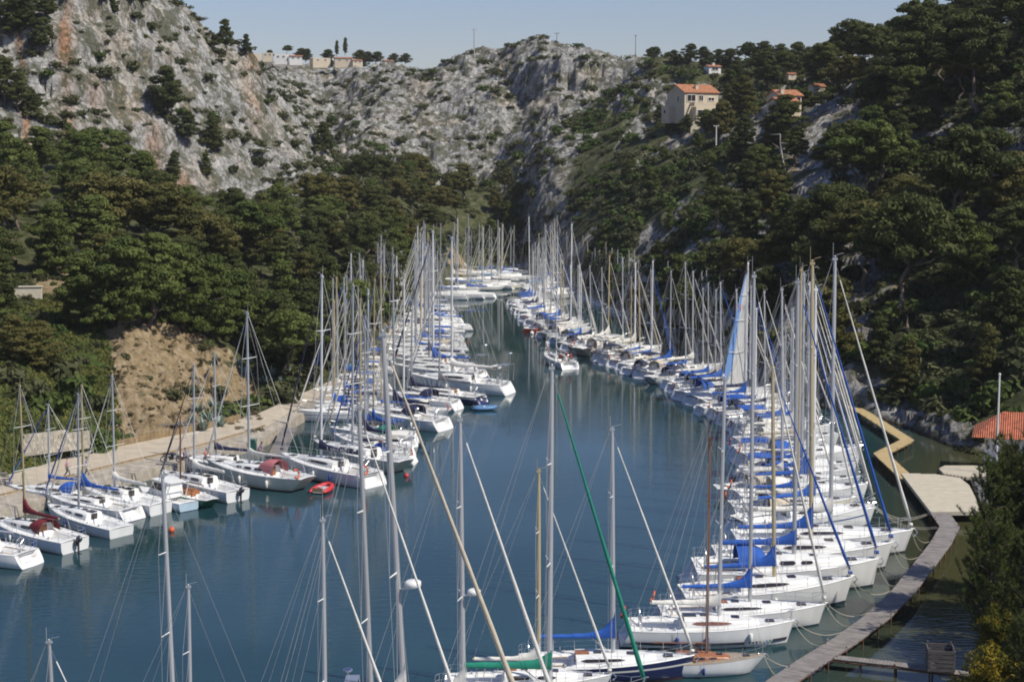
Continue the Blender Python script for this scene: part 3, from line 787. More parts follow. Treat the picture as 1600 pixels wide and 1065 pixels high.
# agaves on the left bank: rosettes of stiff blue-green leaves
def agave_mesh(seed):
    m = MB(); rs = random.Random(seed)
    for k in range(22):
        a = rs.uniform(0, 6.28); el = rs.uniform(.35, 1.3); L_ = rs.uniform(.9, 1.4); w = .11
        d = Vector((math.cos(a) * math.cos(el), math.sin(a) * math.cos(el), math.sin(el))); s = Vector((-math.sin(a), math.cos(a), 0))
        m.add([s * -w * .6, s * w * .6, d * L_ * .5 + s * w, d * L_ * .5 - s * w, d * L_ - Vector((0, 0, .12))], [(0, 1, 2, 3), (3, 2, 4)])
        m.add([s * -w * .6 - Vector((0, 0, .04)), s * w * .6 - Vector((0, 0, .04)), d * L_ * .5 + Vector((0, 0, -.05))], [(0, 2, 1)])
    return m.mesh("agave", M_AGAVE)
am = [agave_mesh(i) for i in range(3)]
AG = []
for i, (u, v) in enumerate([(375, 575), (392, 570), (408, 580), (425, 590), (385, 590), (440, 600), (415, 600), (400, 560), (310, 650), (325, 662), (345, 668), (300, 668), (335, 640), (355, 655), (318, 675), (455, 585)]):
    p = hit(u, v, 120)
    if p is None: continue
    o = link("agave_plant", rnd.choice(am), loc=p, rz=rnd.uniform(0, 6)); s = rnd.uniform(.9, 1.5); o.scale = (s, s, s)
    AG.append((u, o))

# ---- foreground pines on the near right bank (needle sprays)
def near_pine(seed, h, n_cl, cr, zlow=.15):
    rs = np.random.RandomState(seed); q = []; t = []; tr = MB()
    tp = limb(tr, (0, 0, -1), (.3, .2, h * .93), .20, .05, rs, .15, 9)
    for i in range(n_cl):
        z = h * (zlow + (1 - zlow) * (i + rs.uniform(0, 1)) / n_cl); f = (z / h - zlow) / (1 - zlow)
        ang = i * 2.4 + rs.uniform(-.5, .5); rr = cr * (.35 + .65 * math.sqrt(max(0, 1 - f))) * rs.uniform(.4, 1.0)
        c = np.array([rr * math.cos(ang), rr * math.sin(ang), z])
        k = min(len(tp) - 1, int(len(tp) * f * .9) + 1)
        pts = limb(tr, tp[k], c + np.array([0, 0, .25]), .05, .012, rs, .25, 6)
        for j in range(10):
            b = pts[3 + j % 4] + rs.normal(size=3) * np.array([.38, .38, .28])
            e = b + np.array([math.cos(ang) * .25, math.sin(ang) * .25, .32]) + rs.normal(size=3) * .12
            tr.tube([b - (b - pts[3 + j % 4]) * .8, b, e], [.014, .010, .005], 4)
            n = 60; s_ = rs.uniform(0, 1, n); base = b + (e - b) * s_[:, None]
            dr = rs.normal(size=(n, 3)); dr[:, 2] = np.abs(dr[:, 2]) * .6 + .35; dr /= np.linalg.norm(dr, axis=1)[:, None]
            sd = np.cross(dr, rs.normal(size=(n, 3))); sd /= np.linalg.norm(sd, axis=1)[:, None]
            ln = rs.uniform(.10, .19, n)[:, None]; w = .014
            q.append(np.stack([base - sd * w, base + sd * w, base + dr * ln + sd * w * .5, base + dr * ln - sd * w * .5], 1).reshape(-1, 3))
            t.append(np.clip(rs.normal(.5, .15) + rs.normal(size=n) * .1, 0, 1))
    return leafmesh("near_crown", q, t, M_PINE[0]), tr.mesh("near_trunk", M_BARK, True)
NPT = [near_pine(31, 8.0, 120, 3.0), near_pine(32, 7.0, 110, 3.2), near_pine(33, 3.4, 40, 1.0)]
NEAR = [(1630, 93, 7.0, 0, 0, .8), (1675, 88, 8.6, 1, 2, .8), (1705, 96, 12.0, 0, 2, .9), (1665, 80, 6.0, 1, 2, .85), (1640, 100, 7.6, 1, 2, .75), (1622, 84, 4.6, 0, 0, .7), (1578, 97, 10.2, 2, 0, .7), (1662, 104, 12.5, 0, 0, .65), (1562, 92, 7.4, 2, 0, .65), (1600, 98, 10.8, 2, 2, .8)]
for i, (u, y, ztop, ti, mi, sw) in enumerate(NEAR):
    x = xu(u, y); z = max(ground(x, y), -.2)
    hh = (8.0, 7.0, 3.4)[ti]
    if ti == 2: z = max(z, ztop - hh * 1.7)
    s = (ztop - z) / hh
    r = link("pine_tree", None, loc=(x, y, z), rz=i * 1.3); r.scale = (s * sw, s * sw, s)
    c = link("crown", NPT[ti][0], r); link("trunk", NPT[ti][1], r)
    c.material_slots[0].link = 'OBJECT'; c.material_slots[0].material = M_PINE[mi]
    TREES.append(dict(o=r, u=u, v=pix((x, y, ztop))[1], kind='near', mi=mi, h=99, info='near'))
# yellow flowering gorse, bottom right
rs = np.random.RandomState(77); q = []; t = []
for i in range(90):
    a = rs.uniform(0, 6.28); r = rs.uniform(0, 1.7); c = np.array([r * math.cos(a), r * math.sin(a), rs.uniform(.3, 3.2) * (1 - (r / 2.2) ** 2) + .2])
    q.append(tufts(c, (.4, .4, .4), 150, .10, rs)); t.append(np.clip(rs.normal(.5, .3) + rs.normal(size=150) * .2, 0, 1))
gm = leafmesh("gorse", q, t, M_GORSE)
for i, (u, v, Yg, s) in enumerate(((1548, 1030, 84, 1.25), (1592, 1080, 80, 1.2), (1560, 960, 88, .8))):
    p = W(u, v, Yg); o = link("gorse_bush", gm, loc=(p.x, p.y, max(ground(p.x, p.y), p.z - 2.6 * s)), rz=i * 2.0); o.scale = (s, s, s)
    tag(o, ["yellow flowering gorse bush in the bottom right corner, nearest the crate walkway", "yellow gorse bush at the very bottom right edge of the picture", "small gorse bush under the near pines, highest of the yellow ones"][i], "bush")

# ------------------------------------------------------------ boats
def gel(name, col, stripe=None, boot=(.03, .04, .08), dirt=.06):
    """glossy hull paint with a boot-top line and a faint waterline stain"""
    m, nt, N, L, b = newmat(name)
    tc = N.new("ShaderNodeTexCoord"); sx = N.new("ShaderNodeSeparateXYZ"); L.new(tc.outputs["Object"], sx.inputs[0])
    r = ramp(N, [(0, boot), (.5, boot)]); r.color_ramp.interpolation = 'CONSTANT'
    e = r.color_ramp.elements
    q = e.new(.06 / 2 + .5); q.color = (*col, 1)
    if stripe is not None:
        q = e.new(.9 / 2 + .0 + .5 - .0); q.position = .5 + .36; q.color = (*stripe, 1); q = e.new(.5 + .41); q.color = (*col, 1)
    mr = N.new("ShaderNodeMapRange"); mr.inputs["From Min"].default_value = -1; mr.inputs["From Max"].default_value = 1
    L.new(sx.outputs[2], mr.inputs["Value"]); L.new(mr.outputs[0], r.inputs[0])
    n = N.new("ShaderNodeTexNoise"); n.inputs["Scale"].default_value = 1.3; n.inputs["Detail"].default_value = 6
    mp = N.new("ShaderNodeMapping"); mp.inputs["Scale"].default_value = (1.5, 1, .35); L.new(tc.outputs["Object"], mp.inputs[0]); L.new(mp.outputs[0], n.inputs["Vector"])
    dr = N.new("ShaderNodeMapRange"); dr.inputs["From Min"].default_value = .35; dr.inputs["From Max"].default_value = .75; dr.inputs["To Min"].default_value = 1.0; dr.inputs["To Max"].default_value = 1 - dirt * 2.2
    L.new(n.outputs["Fac"], dr.inputs["Value"])
    oi = N.new("ShaderNodeObjectInfo"); orr = N.new("ShaderNodeMapRange"); orr.inputs["To Min"].default_value = .88; orr.inputs["To Max"].default_value = 1.04; L.new(oi.outputs["Random"], orr.inputs["Value"])
    mm = N.new("ShaderNodeMath"); mm.operation = 'MULTIPLY'; L.new(dr.outputs[0], mm.inputs[0]); L.new(orr.outputs[0], mm.inputs[1])
    hs = N.new("ShaderNodeHueSaturation"); L.new(r.outputs[0], hs.inputs["Color"]); L.new(mm.outputs[0], hs.inputs["Value"])
    L.new(hs.outputs[0], b.inputs["Base Color"]); b.inputs["Roughness"].default_value = .28
    return m
WHITE = (.74, .74, .72)
M_HULL = {"white": gel("hull_white", WHITE), "cream": gel("hull_cream", (.70, .66, .53), boot=(.09, .03, .02)), "striped": gel("hull_white_stripe", WHITE, (.05, .09, .22)),
          "navy": gel("hull_navy", (.018, .026, .085), (.6, .6, .55), boot=(.10, .03, .03), dirt=.02), "red": gel("hull_red", (.36, .03, .02), boot=(.03, .03, .03)),
          "green": gel("hull_green", (.02, .12, .06), dirt=.03), "pale blue": gel("hull_paleblue", (.40, .52, .60))}
M_DECK = simple("deck_gelcoat", (.72, .72, .69), .45, var=.10, vscale=1.6, rand=.06)
M_DECKGREY = simple("deck_nonslip", (.55, .56, .56), .7, var=.12, vscale=2)
M_TEAK = simple("teak", (.26, .17, .10), .7, var=.25, vscale=5, bump=.3)
M_VARN = simple("varnished_wood", (.30, .11, .035), .35, var=.2, vscale=4)
M_GLASS = simple("dark_window", (.035, .028, .03), .12, rand=.2)
M_STEEL = simple("stainless_steel", (.62, .63, .64), .3, metal=.8)
M_WIRE = simple("rigging_wire", (.42, .42, .42), .45, metal=.3)
M_ALU = {"grey": simple("mast_aluminium", (.46, .47, .48), .42, metal=.25, rand=.14, var=.06, vscale=.7), "white": simple("mast_white", (.72, .72, .70), .4, rand=.05), "tan": simple("mast_gold", (.47, .38, .21), .45, metal=.15, rand=.1), "wood": simple("mast_wood", (.16, .06, .025), .45, var=.2)}
def cloth(name, col, v=.12): return simple(name, col, .85, var=v, vscale=3.5, bump=.5, bscale=5, rand=.08)
M_CLOTH = {"blue": cloth("cloth_blue", (.015, .085, .36)), "navy": cloth("cloth_navy", (.014, .018, .055)), "white": cloth("cloth_white", (.66, .64, .58)), "maroon": cloth("cloth_maroon", (.14, .012, .018)),
           "green": cloth("cloth_green", (.008, .20, .13)), "grey": cloth("cloth_grey", (.20, .20, .21)), "light blue": cloth("cloth_lightblue", (.10, .26, .48)), "red": cloth("cloth_red", (.48, .03, .03)), "beige": cloth("cloth_beige", (.50, .44, .34)), "pink": cloth("cloth_faded_red", (.42, .14, .15))}
M_RUB = simple("fender_white", (.7, .7, .66), .5, rand=.05); M_RUBB = simple("fender_blue", (.02, .05, .2), .45)
M_BLACK = simple("black_rubber", (.02, .02, .022), .5); M_ENG = simple("outboard_cowl", (.05, .055, .065), .35)
M_ORANGE = simple("lifebuoy_orange", (.55, .10, .03), .6); M_ROPE = simple("mooring_rope", (.45, .41, .32), .9)

def hull_fn(L=10.0, B=3.3, bow_rake=.55, stern=.80, sheer0=.98, sheer1=1.32, scoop=True, counter=False):
    def half(s):
        if s > .42: return B / 2 * max(0.0, 1 - ((s - .42) / .58) ** 2.15)
        return B / 2 * (1 - (1 - stern) * ((.42 - s) / .42) ** 1.8)
    def sheer(s): return sheer0 + (sheer1 - sheer0) * s ** 1.6 + (.10 * (1 - s) ** 3 if counter else 0)
    def xs(s, t):
        x = -L / 2 + L * s
        x -= bow_rake * t * s ** 7
        if counter: x += 1.5 * t * (1 - s) ** 5
        elif scoop: x += (.55 - .85 * t) * (1 - s) ** 8
        return x
    return half, sheer, xs
def build_hull_meshes(key, **kw):
    L_, B_ = kw.get("L", 10.0), kw.get("B", 3.3)
    half, sheer, xs = hull_fn(**{k: v for k, v in kw.items() if k in ("L", "B", "bow_rake", "stern", "sheer0", "sheer1", "scoop", "counter")})
    NS, NT = 26, 8
    S = [i / (NS - 1) for i in range(NS)]
    h = MB()
    for sgn in (1, -1):
        rows = []
        for s in S:
            row = []
            for j in range(NT):
                t = j / (NT - 1)
                z = sheer(s) * (1 - t) - .42 * t
                w = half(s) * (1 - .78 * t ** 4.5) * (1 - .12 * s * t)
                row.append((xs(s, t), sgn * max(w, .015), z))
            rows.append(row if sgn > 0 else row[::-1])
        h.grid(rows)
    # transom, with a moulded step when it is an open stern
    tr = []
    for j in range(NT):
        t = j / (NT - 1); z = sheer(0) * (1 - t) - .42 * t; w = half(0) * (1 - .78 * t ** 4.5)
        x = xs(0, t)
        rec = .42 if (kw.get("scoop", True) and not kw.get("counter") and .30 < z < .95) else 0.0
        tr.append([(x, -w, z), (x, -w * .72, z), (x + rec, -w * .70, z), (x + rec, w * .70, z), (x, w * .72, z), (x, w, z)])
    h.grid(tr)
    hull = h.mesh("hull_" + key, M_HULL["white"], True)
    # deck with a sunk cockpit
    d = MB(); nx, ny = 44, 15
    rows = []
    for i in range(nx):
        s = i / (nx - 1); row = []
        for j in range(ny):
            v = -1 + 2 * j / (ny - 1); w = half(s)
            z = sheer(s) + .05 * (1 - v * v) + .012
            if kw.get("cockpit", True) and .055 < s < .345 and abs(v) < .62:
                z -= .14 if abs(v) > .34 else .46
            row.append((xs(s, 0), v * w * .995, z))
        rows.append(row)
    d.grid(rows)
    # toe rail
    for sgn in (1, -1):
        d.tube([(xs(s, 0), sgn * max(half(s) - .02, .01), sheer(s) + .03) for s in S], .03, 4)
    deck = d.mesh("deck_" + key, M_DECK)
    # coachroof
    c = MB(); g_ = MB(); wm = []; hh = kw.get("roof_h", .44) * 1.15; s0, s1 = kw.get("roof", (.36, .80))
    rows = []; n = 16
    rf = []
    for i in range(n):
        f = i / (n - 1); s = s0 + (s1 - s0) * f
        w = half(s) * .60 * (1 - .25 * f ** 3) ; zt = hh * (1 - .72 * f ** 1.7); zb = sheer(s) + .02
        x = xs(s, 0)
        if i == n - 1: zt = .02
        rf.append((x, w, zb, zt))
        rows.append([(x, -w, zb), (x, -w * .97, zb + zt * .35), (x, -w * .88, zb + zt * .86), (x, -w * .74, zb + zt), (x, 0, zb + zt * 1.10), (x, w * .74, zb + zt), (x, w * .88, zb + zt * .86), (x, w * .97, zb + zt * .35), (x, w, zb)])
    c.grid(rows); c.add(rows[0], [tuple(range(8, -1, -1))])
    roof = c.mesh("coachroof_" + key, M_DECK, True)
    wins = kw.get("windows", [(0.10, .62)])
    for (a, b_) in wins:
        for sgn in (1, -1):
            g_ = MB(); ra = []
            m_ = 9
            for k in range(m_):
                f = a + (b_ - a) * k / (m_ - 1)
                i = f * (n - 1); i0 = min(int(i), n - 2); q = i - i0
                x, w, zb, zt = [rf[i0][z_] * (1 - q) + rf[i0 + 1][z_] * q for z_ in range(4)]
                e = math.sqrt(max(.02, 1 - abs(2 * k / (m_ - 1) - 1) ** kw.get('wp', 4)))
                mid = .60; hf = .22 * e
                def pt(fr):
                    ww = w * (.97 - (.97 - .88) * (fr - .35) / .51) + .02
                    return (x, sgn * ww, zb + zt * fr)
                ra.append([pt(mid - hf), pt(mid + hf)])
            g_.grid(ra); wm.append(g_.mesh("cabin_window_" + key, M_GLASS))
    win = wm
    return dict(hull=hull, deck=deck, roof=roof, win=win, half=half, sheer=sheer, xs=xs, L=L_, B=B_, s0=s0, hh=hh, kw=kw)
HT = {
 "cruiser": build_hull_meshes("cruiser"),
 "racer": build_hull_meshes("racer", B=3.2, sheer0=.92, sheer1=1.15, roof_h=.34, windows=[(.06, .60)], wp=9),
 "classic": build_hull_meshes("classic", B=3.0, bow_rake=1.5, stern=.55, sheer0=.90, sheer1=1.35, counter=True, roof_h=.42, roof=(.34, .74), windows=[(.06, .26), (.32, .52), (.58, .74)]),
 "family": build_hull_meshes("family", B=3.45, bow_rake=.35, stern=.9, sheer0=1.08, sheer1=1.38, roof_h=.46, roof=(.34, .84), windows=[(.05, .22), (.27, .44), (.49, .62)], wp=16),
 "small": build_hull_meshes("small", B=3.1, bow_rake=.8, stern=.82, scoop=False, sheer0=.95, sheer1=1.30, roof_h=.52, windows=[(.08, .36), (.44, .70)]),
}
DZ = 1.25           # deck level used as the origin of mast, rigging and furled sails
def rail_mesh(T):
    m = MB(); half, sheer, xs = T["half"], T["sheer"], T["xs"]
    for sgn in (1, -1):
        ss = [.03, .13, .24, .36, .48, .60, .72, .84, .93]
        tops = []; mids = []
        for s in ss:
            p = Vector((xs(s, 0), sgn * (half(s) - .07), sheer(s)))
            m.tube([p, p + Vector((0, 0, .60))], .013, 4); tops.append(p + Vector((0, 0, .60))); mids.append(p + Vector((0, 0, .32)))
        m.tube(tops, .008, 3); m.tube(mids, .006, 3)
    xb = xs(.93, 0); yb = half(.93) - .07; zb = sheer(.93); tip = xs(1, 0) + .05; zt = sheer(1) + .68
    m.tube([(xb, yb, zb + .6), (tip - .25, yb * .45, zt), (tip, 0, zt), (tip - .25, -yb * .45, zt), (xb, -yb, zb + .6)], .017, 5)
    for sgn in (1, -1): m.tube([(tip - .3, sgn * .12, zb), (tip - .2, sgn * yb * .35, zt)], .015, 4)
    xa = xs(.03, 0); ya = half(.03) - .07; za = sheer(.03)
    for dz in (.6, .32): m.tube([(xa, ya, za + dz), (xa - .15, ya * .8, za + dz), (xa - .15, ya * .35, za + dz)], .015, 4); m.tube([(xa, -ya, za + dz), (xa - .15, -ya * .8, za + dz), (xa - .15, -ya * .35, za + dz)], .015, 4)
    for sgn in (1, -1): m.tube([(xa - .12, sgn * ya * .35, za), (xa - .15, sgn * ya * .35, za + .6)], .015, 4)
    return m.mesh("guard_rail", M_STEEL)
MH = 12.0           # unit mast height above deck
def mast_meshes(T):
    xm = T["xs"](.565, 0); out = {}
    m = MB()
    rows = []
    for i in range(9):
        f = i / 8; z = -.05 + (MH + .05) * f; a = .105 * (1 - .25 * f ** 4); b_ = .072 * (1 - .25 * f ** 4)
        rows.append([(xm + a * math.cos(2 * math.pi * k / 8), b_ * math.sin(2 * math.pi * k / 8), z) for k in range(8)])
    m.grid(rows, 0, True); m.add(rows[-1], [tuple(range(8))])
    m.box((xm, 0, MH + .03), (.26, .12, .10)); m.tube([(xm - .1, 0, MH), (xm - .1, 0, MH + .75)], .011, 4)
    m.tube([(xm + .1, 0, MH), (xm + .1, 0, MH + .22), (xm + .45, 0, MH + .30)], .010, 4); m.ball((xm, 0, MH + .14), .055)
    out["mast"] = m.mesh("mast", M_ALU["grey"], False)
    out["spreader"] = []
    for f, w in ((.40, 1.0), (.71, .78)):
        sp = MB(); sp.tube([(xm - .18, -w, MH * f + .07), (xm, 0, MH * f), (xm - .18, w, MH * f + .07)], [.02, .032, .02], 5)
        out["spreader"].append(sp.mesh("spreader", M_ALU["white"]))
    r = MB(); yb = T["half"](.56) - .12; zb = T["sheer"](.56) - DZ; w_ = .0105
    for sgn in (1, -1):
        s1 = Vector((xm - .18, sgn * 1.0, MH * .40 + .07)); s2 = Vector((xm - .18, sgn * .78, MH * .71 + .07)); cp = Vector((xm - .2, sgn * yb, zb))
        r.tube([cp, s1, s2, (xm, 0, MH * .97)], w_, 3, cap=False)
        r.tube([cp + Vector((.35, 0, 0)), (xm, sgn * .05, MH * .40)], w_, 3, cap=False)
        r.tube([cp, (xm, sgn * .05, MH * .40)], w_, 3, cap=False); r.tube([s1, (xm, 0, MH * .71)], w_ * .9, 3, cap=False)
    xa = T["xs"](0, 0) + .1
    r.tube([(xa, 0, T["sheer"](0) - DZ + .05), (xm - .1, 0, MH)], w_, 3, cap=False)
    r.tube([(xm + .13, .03, .3), (xm + .1, .03, MH * .97)], .009, 3, cap=False)
    r.tube([(xm - 3.9, 0, 1.05), (xm - .12, 0, MH)], .008, 3, cap=False)
    xf = T["xs"](1, 0) - .12; zf = T["sheer"](1) - DZ + .1
    r.tube([(xf, 0, zf), (xm + .1, 0, MH * .97)], w_, 3, cap=False)
    out["rig"] = r.mesh("rigging", M_WIRE)
    for tag_, ra in (("jib", .062), ("jibfat", .085)):
        g_ = MB(); A = Vector((xf - .02, 0, zf + .35)); Bp = Vector((xm + .28, 0, MH * .925)); pts = []; rr = []
        for i in range(15):
            f = i / 14; pts.append(A.lerp(Bp, f)); rr.append(ra * (1.35 - .95 * f) * (1 + .10 * math.sin(i * 2.3)) if i else ra * .9)
        g_.tube(pts, rr, 7)
        g_.tube([(xf, 0, zf + .12), (xf, 0, zf + .24)], .13, 8)
        out[tag_] = g_.mesh("furled_" + tag_, M_CLOTH["white"], True)
    bm_ = MB(); zb = 1.0
    bm_.tube([(xm - .1, 0, zb), (xm - 3.95, 0, zb + .05)], [.075, .06], 7); bm_.tube([(xm - .12, 0, .1), (xm - 1.2, 0, zb - .02)], .03, 5)
    bm_.tube([(xm - 3.2, 0, zb), (xm - 3.3, 0, -.1)], .022, 4)
    out["boom"] = bm_.mesh("boom", M_ALU["grey"])
    # sail cover: fat at the mast with a collar climbing it, sagging towards the end
    for key, col, fat in (("cover", 1.25, 1.0), ("lazy", .55, 1.35), ("slim", .35, .7)):
        c = MB(); rows = []
        for i in range(15):
            f = i / 14; x = xm + .10 - f * 3.95
            top = (.20 * fat + col * math.exp(-f * 9)) * (1 - .35 * f) + .02 * math.sin(i * 1.9)
            bot = .11 * (1 - .4 * f); w = (.15 * fat) * (1 - .5 * f) * (1 + .06 * math.sin(i * 2.7)); zc = zb + .03
            row = []
            for k in range(10):
                a = 2 * math.pi * k / 10
                zz = math.sin(a); ww = math.cos(a) * w * (1 - .45 * max(0, zz) * (1 if f > .15 else .3))
                row.append((x, ww, zc + (zz * top if zz > 0 else zz * bot)))
            rows.append(row)
        c.grid(rows, 0, True); c.add(rows[0], [tuple(range(10))]); c.add(rows[-1], [tuple(range(9, -1, -1))])
        out[key] = c.mesh("sail_" + key, M_CLOTH["blue"], True)
    return out
def sprayhood(T, open_=True):
    m = MB(); x0 = T["xs"](T["s0"], 0); w = T["half"](T["s0"]) * .62; zb = T["sheer"](T["s0"]) + .05; rows = []
    for i in range(7):
        f = i / 6; x = x0 - .75 + 1.55 * f; h = (.95 * math.sqrt(max(0, 1 - (f * .98) ** 2.4))) ; rows.append([(x, w * math.cos(math.pi * k / 10) * (1 - .1 * f), zb + h * math.sin(math.pi * k / 10) ** .6 + (.25 * f)) for k in range(11)])
    m.grid(rows); me = m.mesh("sprayhood", M_CLOTH["navy"], True)
    return me
def bimini(T):
    m = MB(); rows = []
    for i in range(5):
        x = -4.3 + i * .55; rows.append([(x, -1.25 + .25 * k, 3.05 + .14 * math.sin(math.pi * k / 10) + .05 * math.sin(math.pi * i / 4)) for k in range(11)])
    m.grid(rows); m.grid([[(a[0], a[1], a[2] + .03) for a in r] for r in rows]); return m.mesh("bimini", M_CLOTH["blue"], True)
def wheel_mesh():
    m = MB(); m.tube([(-3.9, .48 * math.cos(a), 1.55 + .48 * math.sin(a)) for a in [2 * math.pi * k / 20 for k in range(21)]], .02, 5)
    for k in range(5): a = 2 * math.pi * k / 5; m.tube([(-3.9, 0, 1.55), (-3.9, .48 * math.cos(a), 1.55 + .48 * math.sin(a))], .01, 4)
    m.tube([(-3.8, 0, .6), (-3.8, 0, 1.6)], .08, 6); return m.mesh("steering_wheel", M_STEEL)
def hatch_meshes(T):
    out = []
    for s, w in ((.86, .24), (.66, .22), (.48, .2)):
        m = MB(); zz = T["sheer"](s) + (T["hh"] * (1 - .72 * ((s - T["s0"]) / .44) ** 1.7) * 1.10 + .03 if s < .8 else .08)
        m.box((T["xs"](s, 0), 0, zz + .02), (w * 2, w * 2, .05)); out.append(m.mesh("hatch", M_GLASS))
    return out
def sole_mesh(T):
    m = MB(); rows = []
    for i in range(9):
        q = .085 + .235 * i / 8; x = T["xs"](q, 0); w = T["half"](q) * .27; rows.append([(x, -w, T["sheer"](q) - .375), (x, w, T["sheer"](q) - .375)])
    m.grid(rows)
    for sg in (1, -1):
        rows = []
        for i in range(9):
            q = .085 + .235 * i / 8; x = T["xs"](q, 0); w = T["half"](q); rows.append([(x, sg * w * .44, T["sheer"](q) - .055), (x, sg * w * .56, T["sheer"](q) - .06)])
        m.grid(rows)
    return m.mesh("cockpit_sole", M_TEAK)
def comp_mesh(T):
    m = MB(); x = T["xs"](T["s0"], 0); z = T["sheer"](T["s0"]); m.box((x - .02, 0, z + .02), (.05, .62, T["hh"] * 1.75)); m.box((x + .35, 0, z + T["hh"] * 1.06 + .04), (.75, .66, .05)); return m.mesh("companionway", M_GLASS)
def winch_mesh():
    m = MB(); m.tube([(0, 0, -.12), (0, 0, 0), (0, 0, .02), (0, 0, .07)], [.085, .06, .05, .075], 8); return m.mesh("winch", M_STEEL)
def anchor_mesh(T):
    m = MB(); half, sheer, xs = T["half"], T["sheer"], T["xs"]
    m.tube([(xs(.95, 0), .05, sheer(.95) + .12), (xs(.99, 0) - .35, .05, sheer(1) + .1), (xs(1, 0) + .12, .05, sheer(1) + .08), (xs(1, 0) + .28, .05, sheer(1) - .15), (xs(1, 0) + .1, .05, sheer(1) - .32)], [.07, .03, .03, .03, .06], 5)
    return m.mesh("anchor", M_STEEL)
def outboard_mesh():
    m = MB(); rows = []
    for i in range(7):
        f = i / 6; sc = math.sin(math.pi * (f * .8 + .15)) ; rows.append([(-5.42 + .30 * sc * math.cos(2 * math.pi * k / 10) - .1 * f, .2 * sc * math.sin(2 * math.pi * k / 10), .85 + .55 * f) for k in range(10)])
    m.grid(rows, 0, True); m.add(rows[-1], [tuple(range(10))]); m.tube([(-5.35, 0, .95), (-5.35, 0, -.3)], [.10, .06], 6); m.box((-5.15, 0, .75), (.3, .3, .35)); m.box((-5.4, 0, .12), (.4, .2, .03))
    m.tube([(-5.3, 0, 1.25), (-4.7, .1, 1.3)], .03, 5)
    return m.mesh("outboard_motor", M_ENG, False)
def fender_mesh(): 
    m = MB(); m.tube([(0, 0, .28), (0, 0, .22), (0, 0, -.22), (0, 0, -.28)], [.04, .11, .11, .04], 8); m.tube([(0, 0, .25), (0, -.04, .8)], .01, 3); return m.mesh("fender", M_RUB, True)
def buoyring_mesh():
    m = MB(); m.tube([(-4.75 + .30 * math.sin(a) * .3, 1.0 + .28 * math.cos(a), 1.45 + .30 * math.sin(a)) for a in [math.pi * (.25 + 1.55 * k / 14) for k in range(15)]], .065, 7); return m.mesh("lifebuoy", M_ORANGE, True)
def arch_mesh():
    m = MB()
    for x in (-4.7, -4.2): m.tube([(x, 1.3, 1.1), (x - .1, 1.25, 2.6), (x - .1, -1.25, 2.6), (x, -1.3, 1.1)], .03, 5)
    m.box((-4.55, .45, 2.72), (.62, .9, .04)); m.tube([(-4.6, -.8, 2.6), (-4.6, -.8, 3.5)], .02, 4); m.ball((-4.6, -.8, 3.55), (.22, .22, .1)); return m.mesh("stern_arch", M_STEEL)
for k_, T in HT.items():
    T["rail"] = rail_mesh(T); T.update(mast_meshes(T)); T["hood"] = sprayhood(T); T["bim"] = bimini(T); T["hatch"] = hatch_meshes(T); T["anchor"] = anchor_mesh(T); T["sole"] = sole_mesh(T); T["comp"] = comp_mesh(T)
WINCH = winch_mesh()
WHEEL, OUTB, FEND, RING, ARCH = wheel_mesh(), outboard_mesh(), fender_mesh(), buoyring_mesh(), arch_mesh()
ANT = MB(); ANT.tube([(0, 0, 0), (0, 0, 1.8)], .012, 4); ANTM = ANT.mesh("aerial", M_WIRE)
RAD = MB(); RAD.tube([(0, 0, -.14), (0, 0, -.10), (0, 0, .06), (0, 0, .12)], [.22, .31, .31, .2], 14); RAD.box((-.35, 0, -.16), (.5, .12, .05)); RADM = RAD.mesh("radar_dome", M_ALU["white"], True)

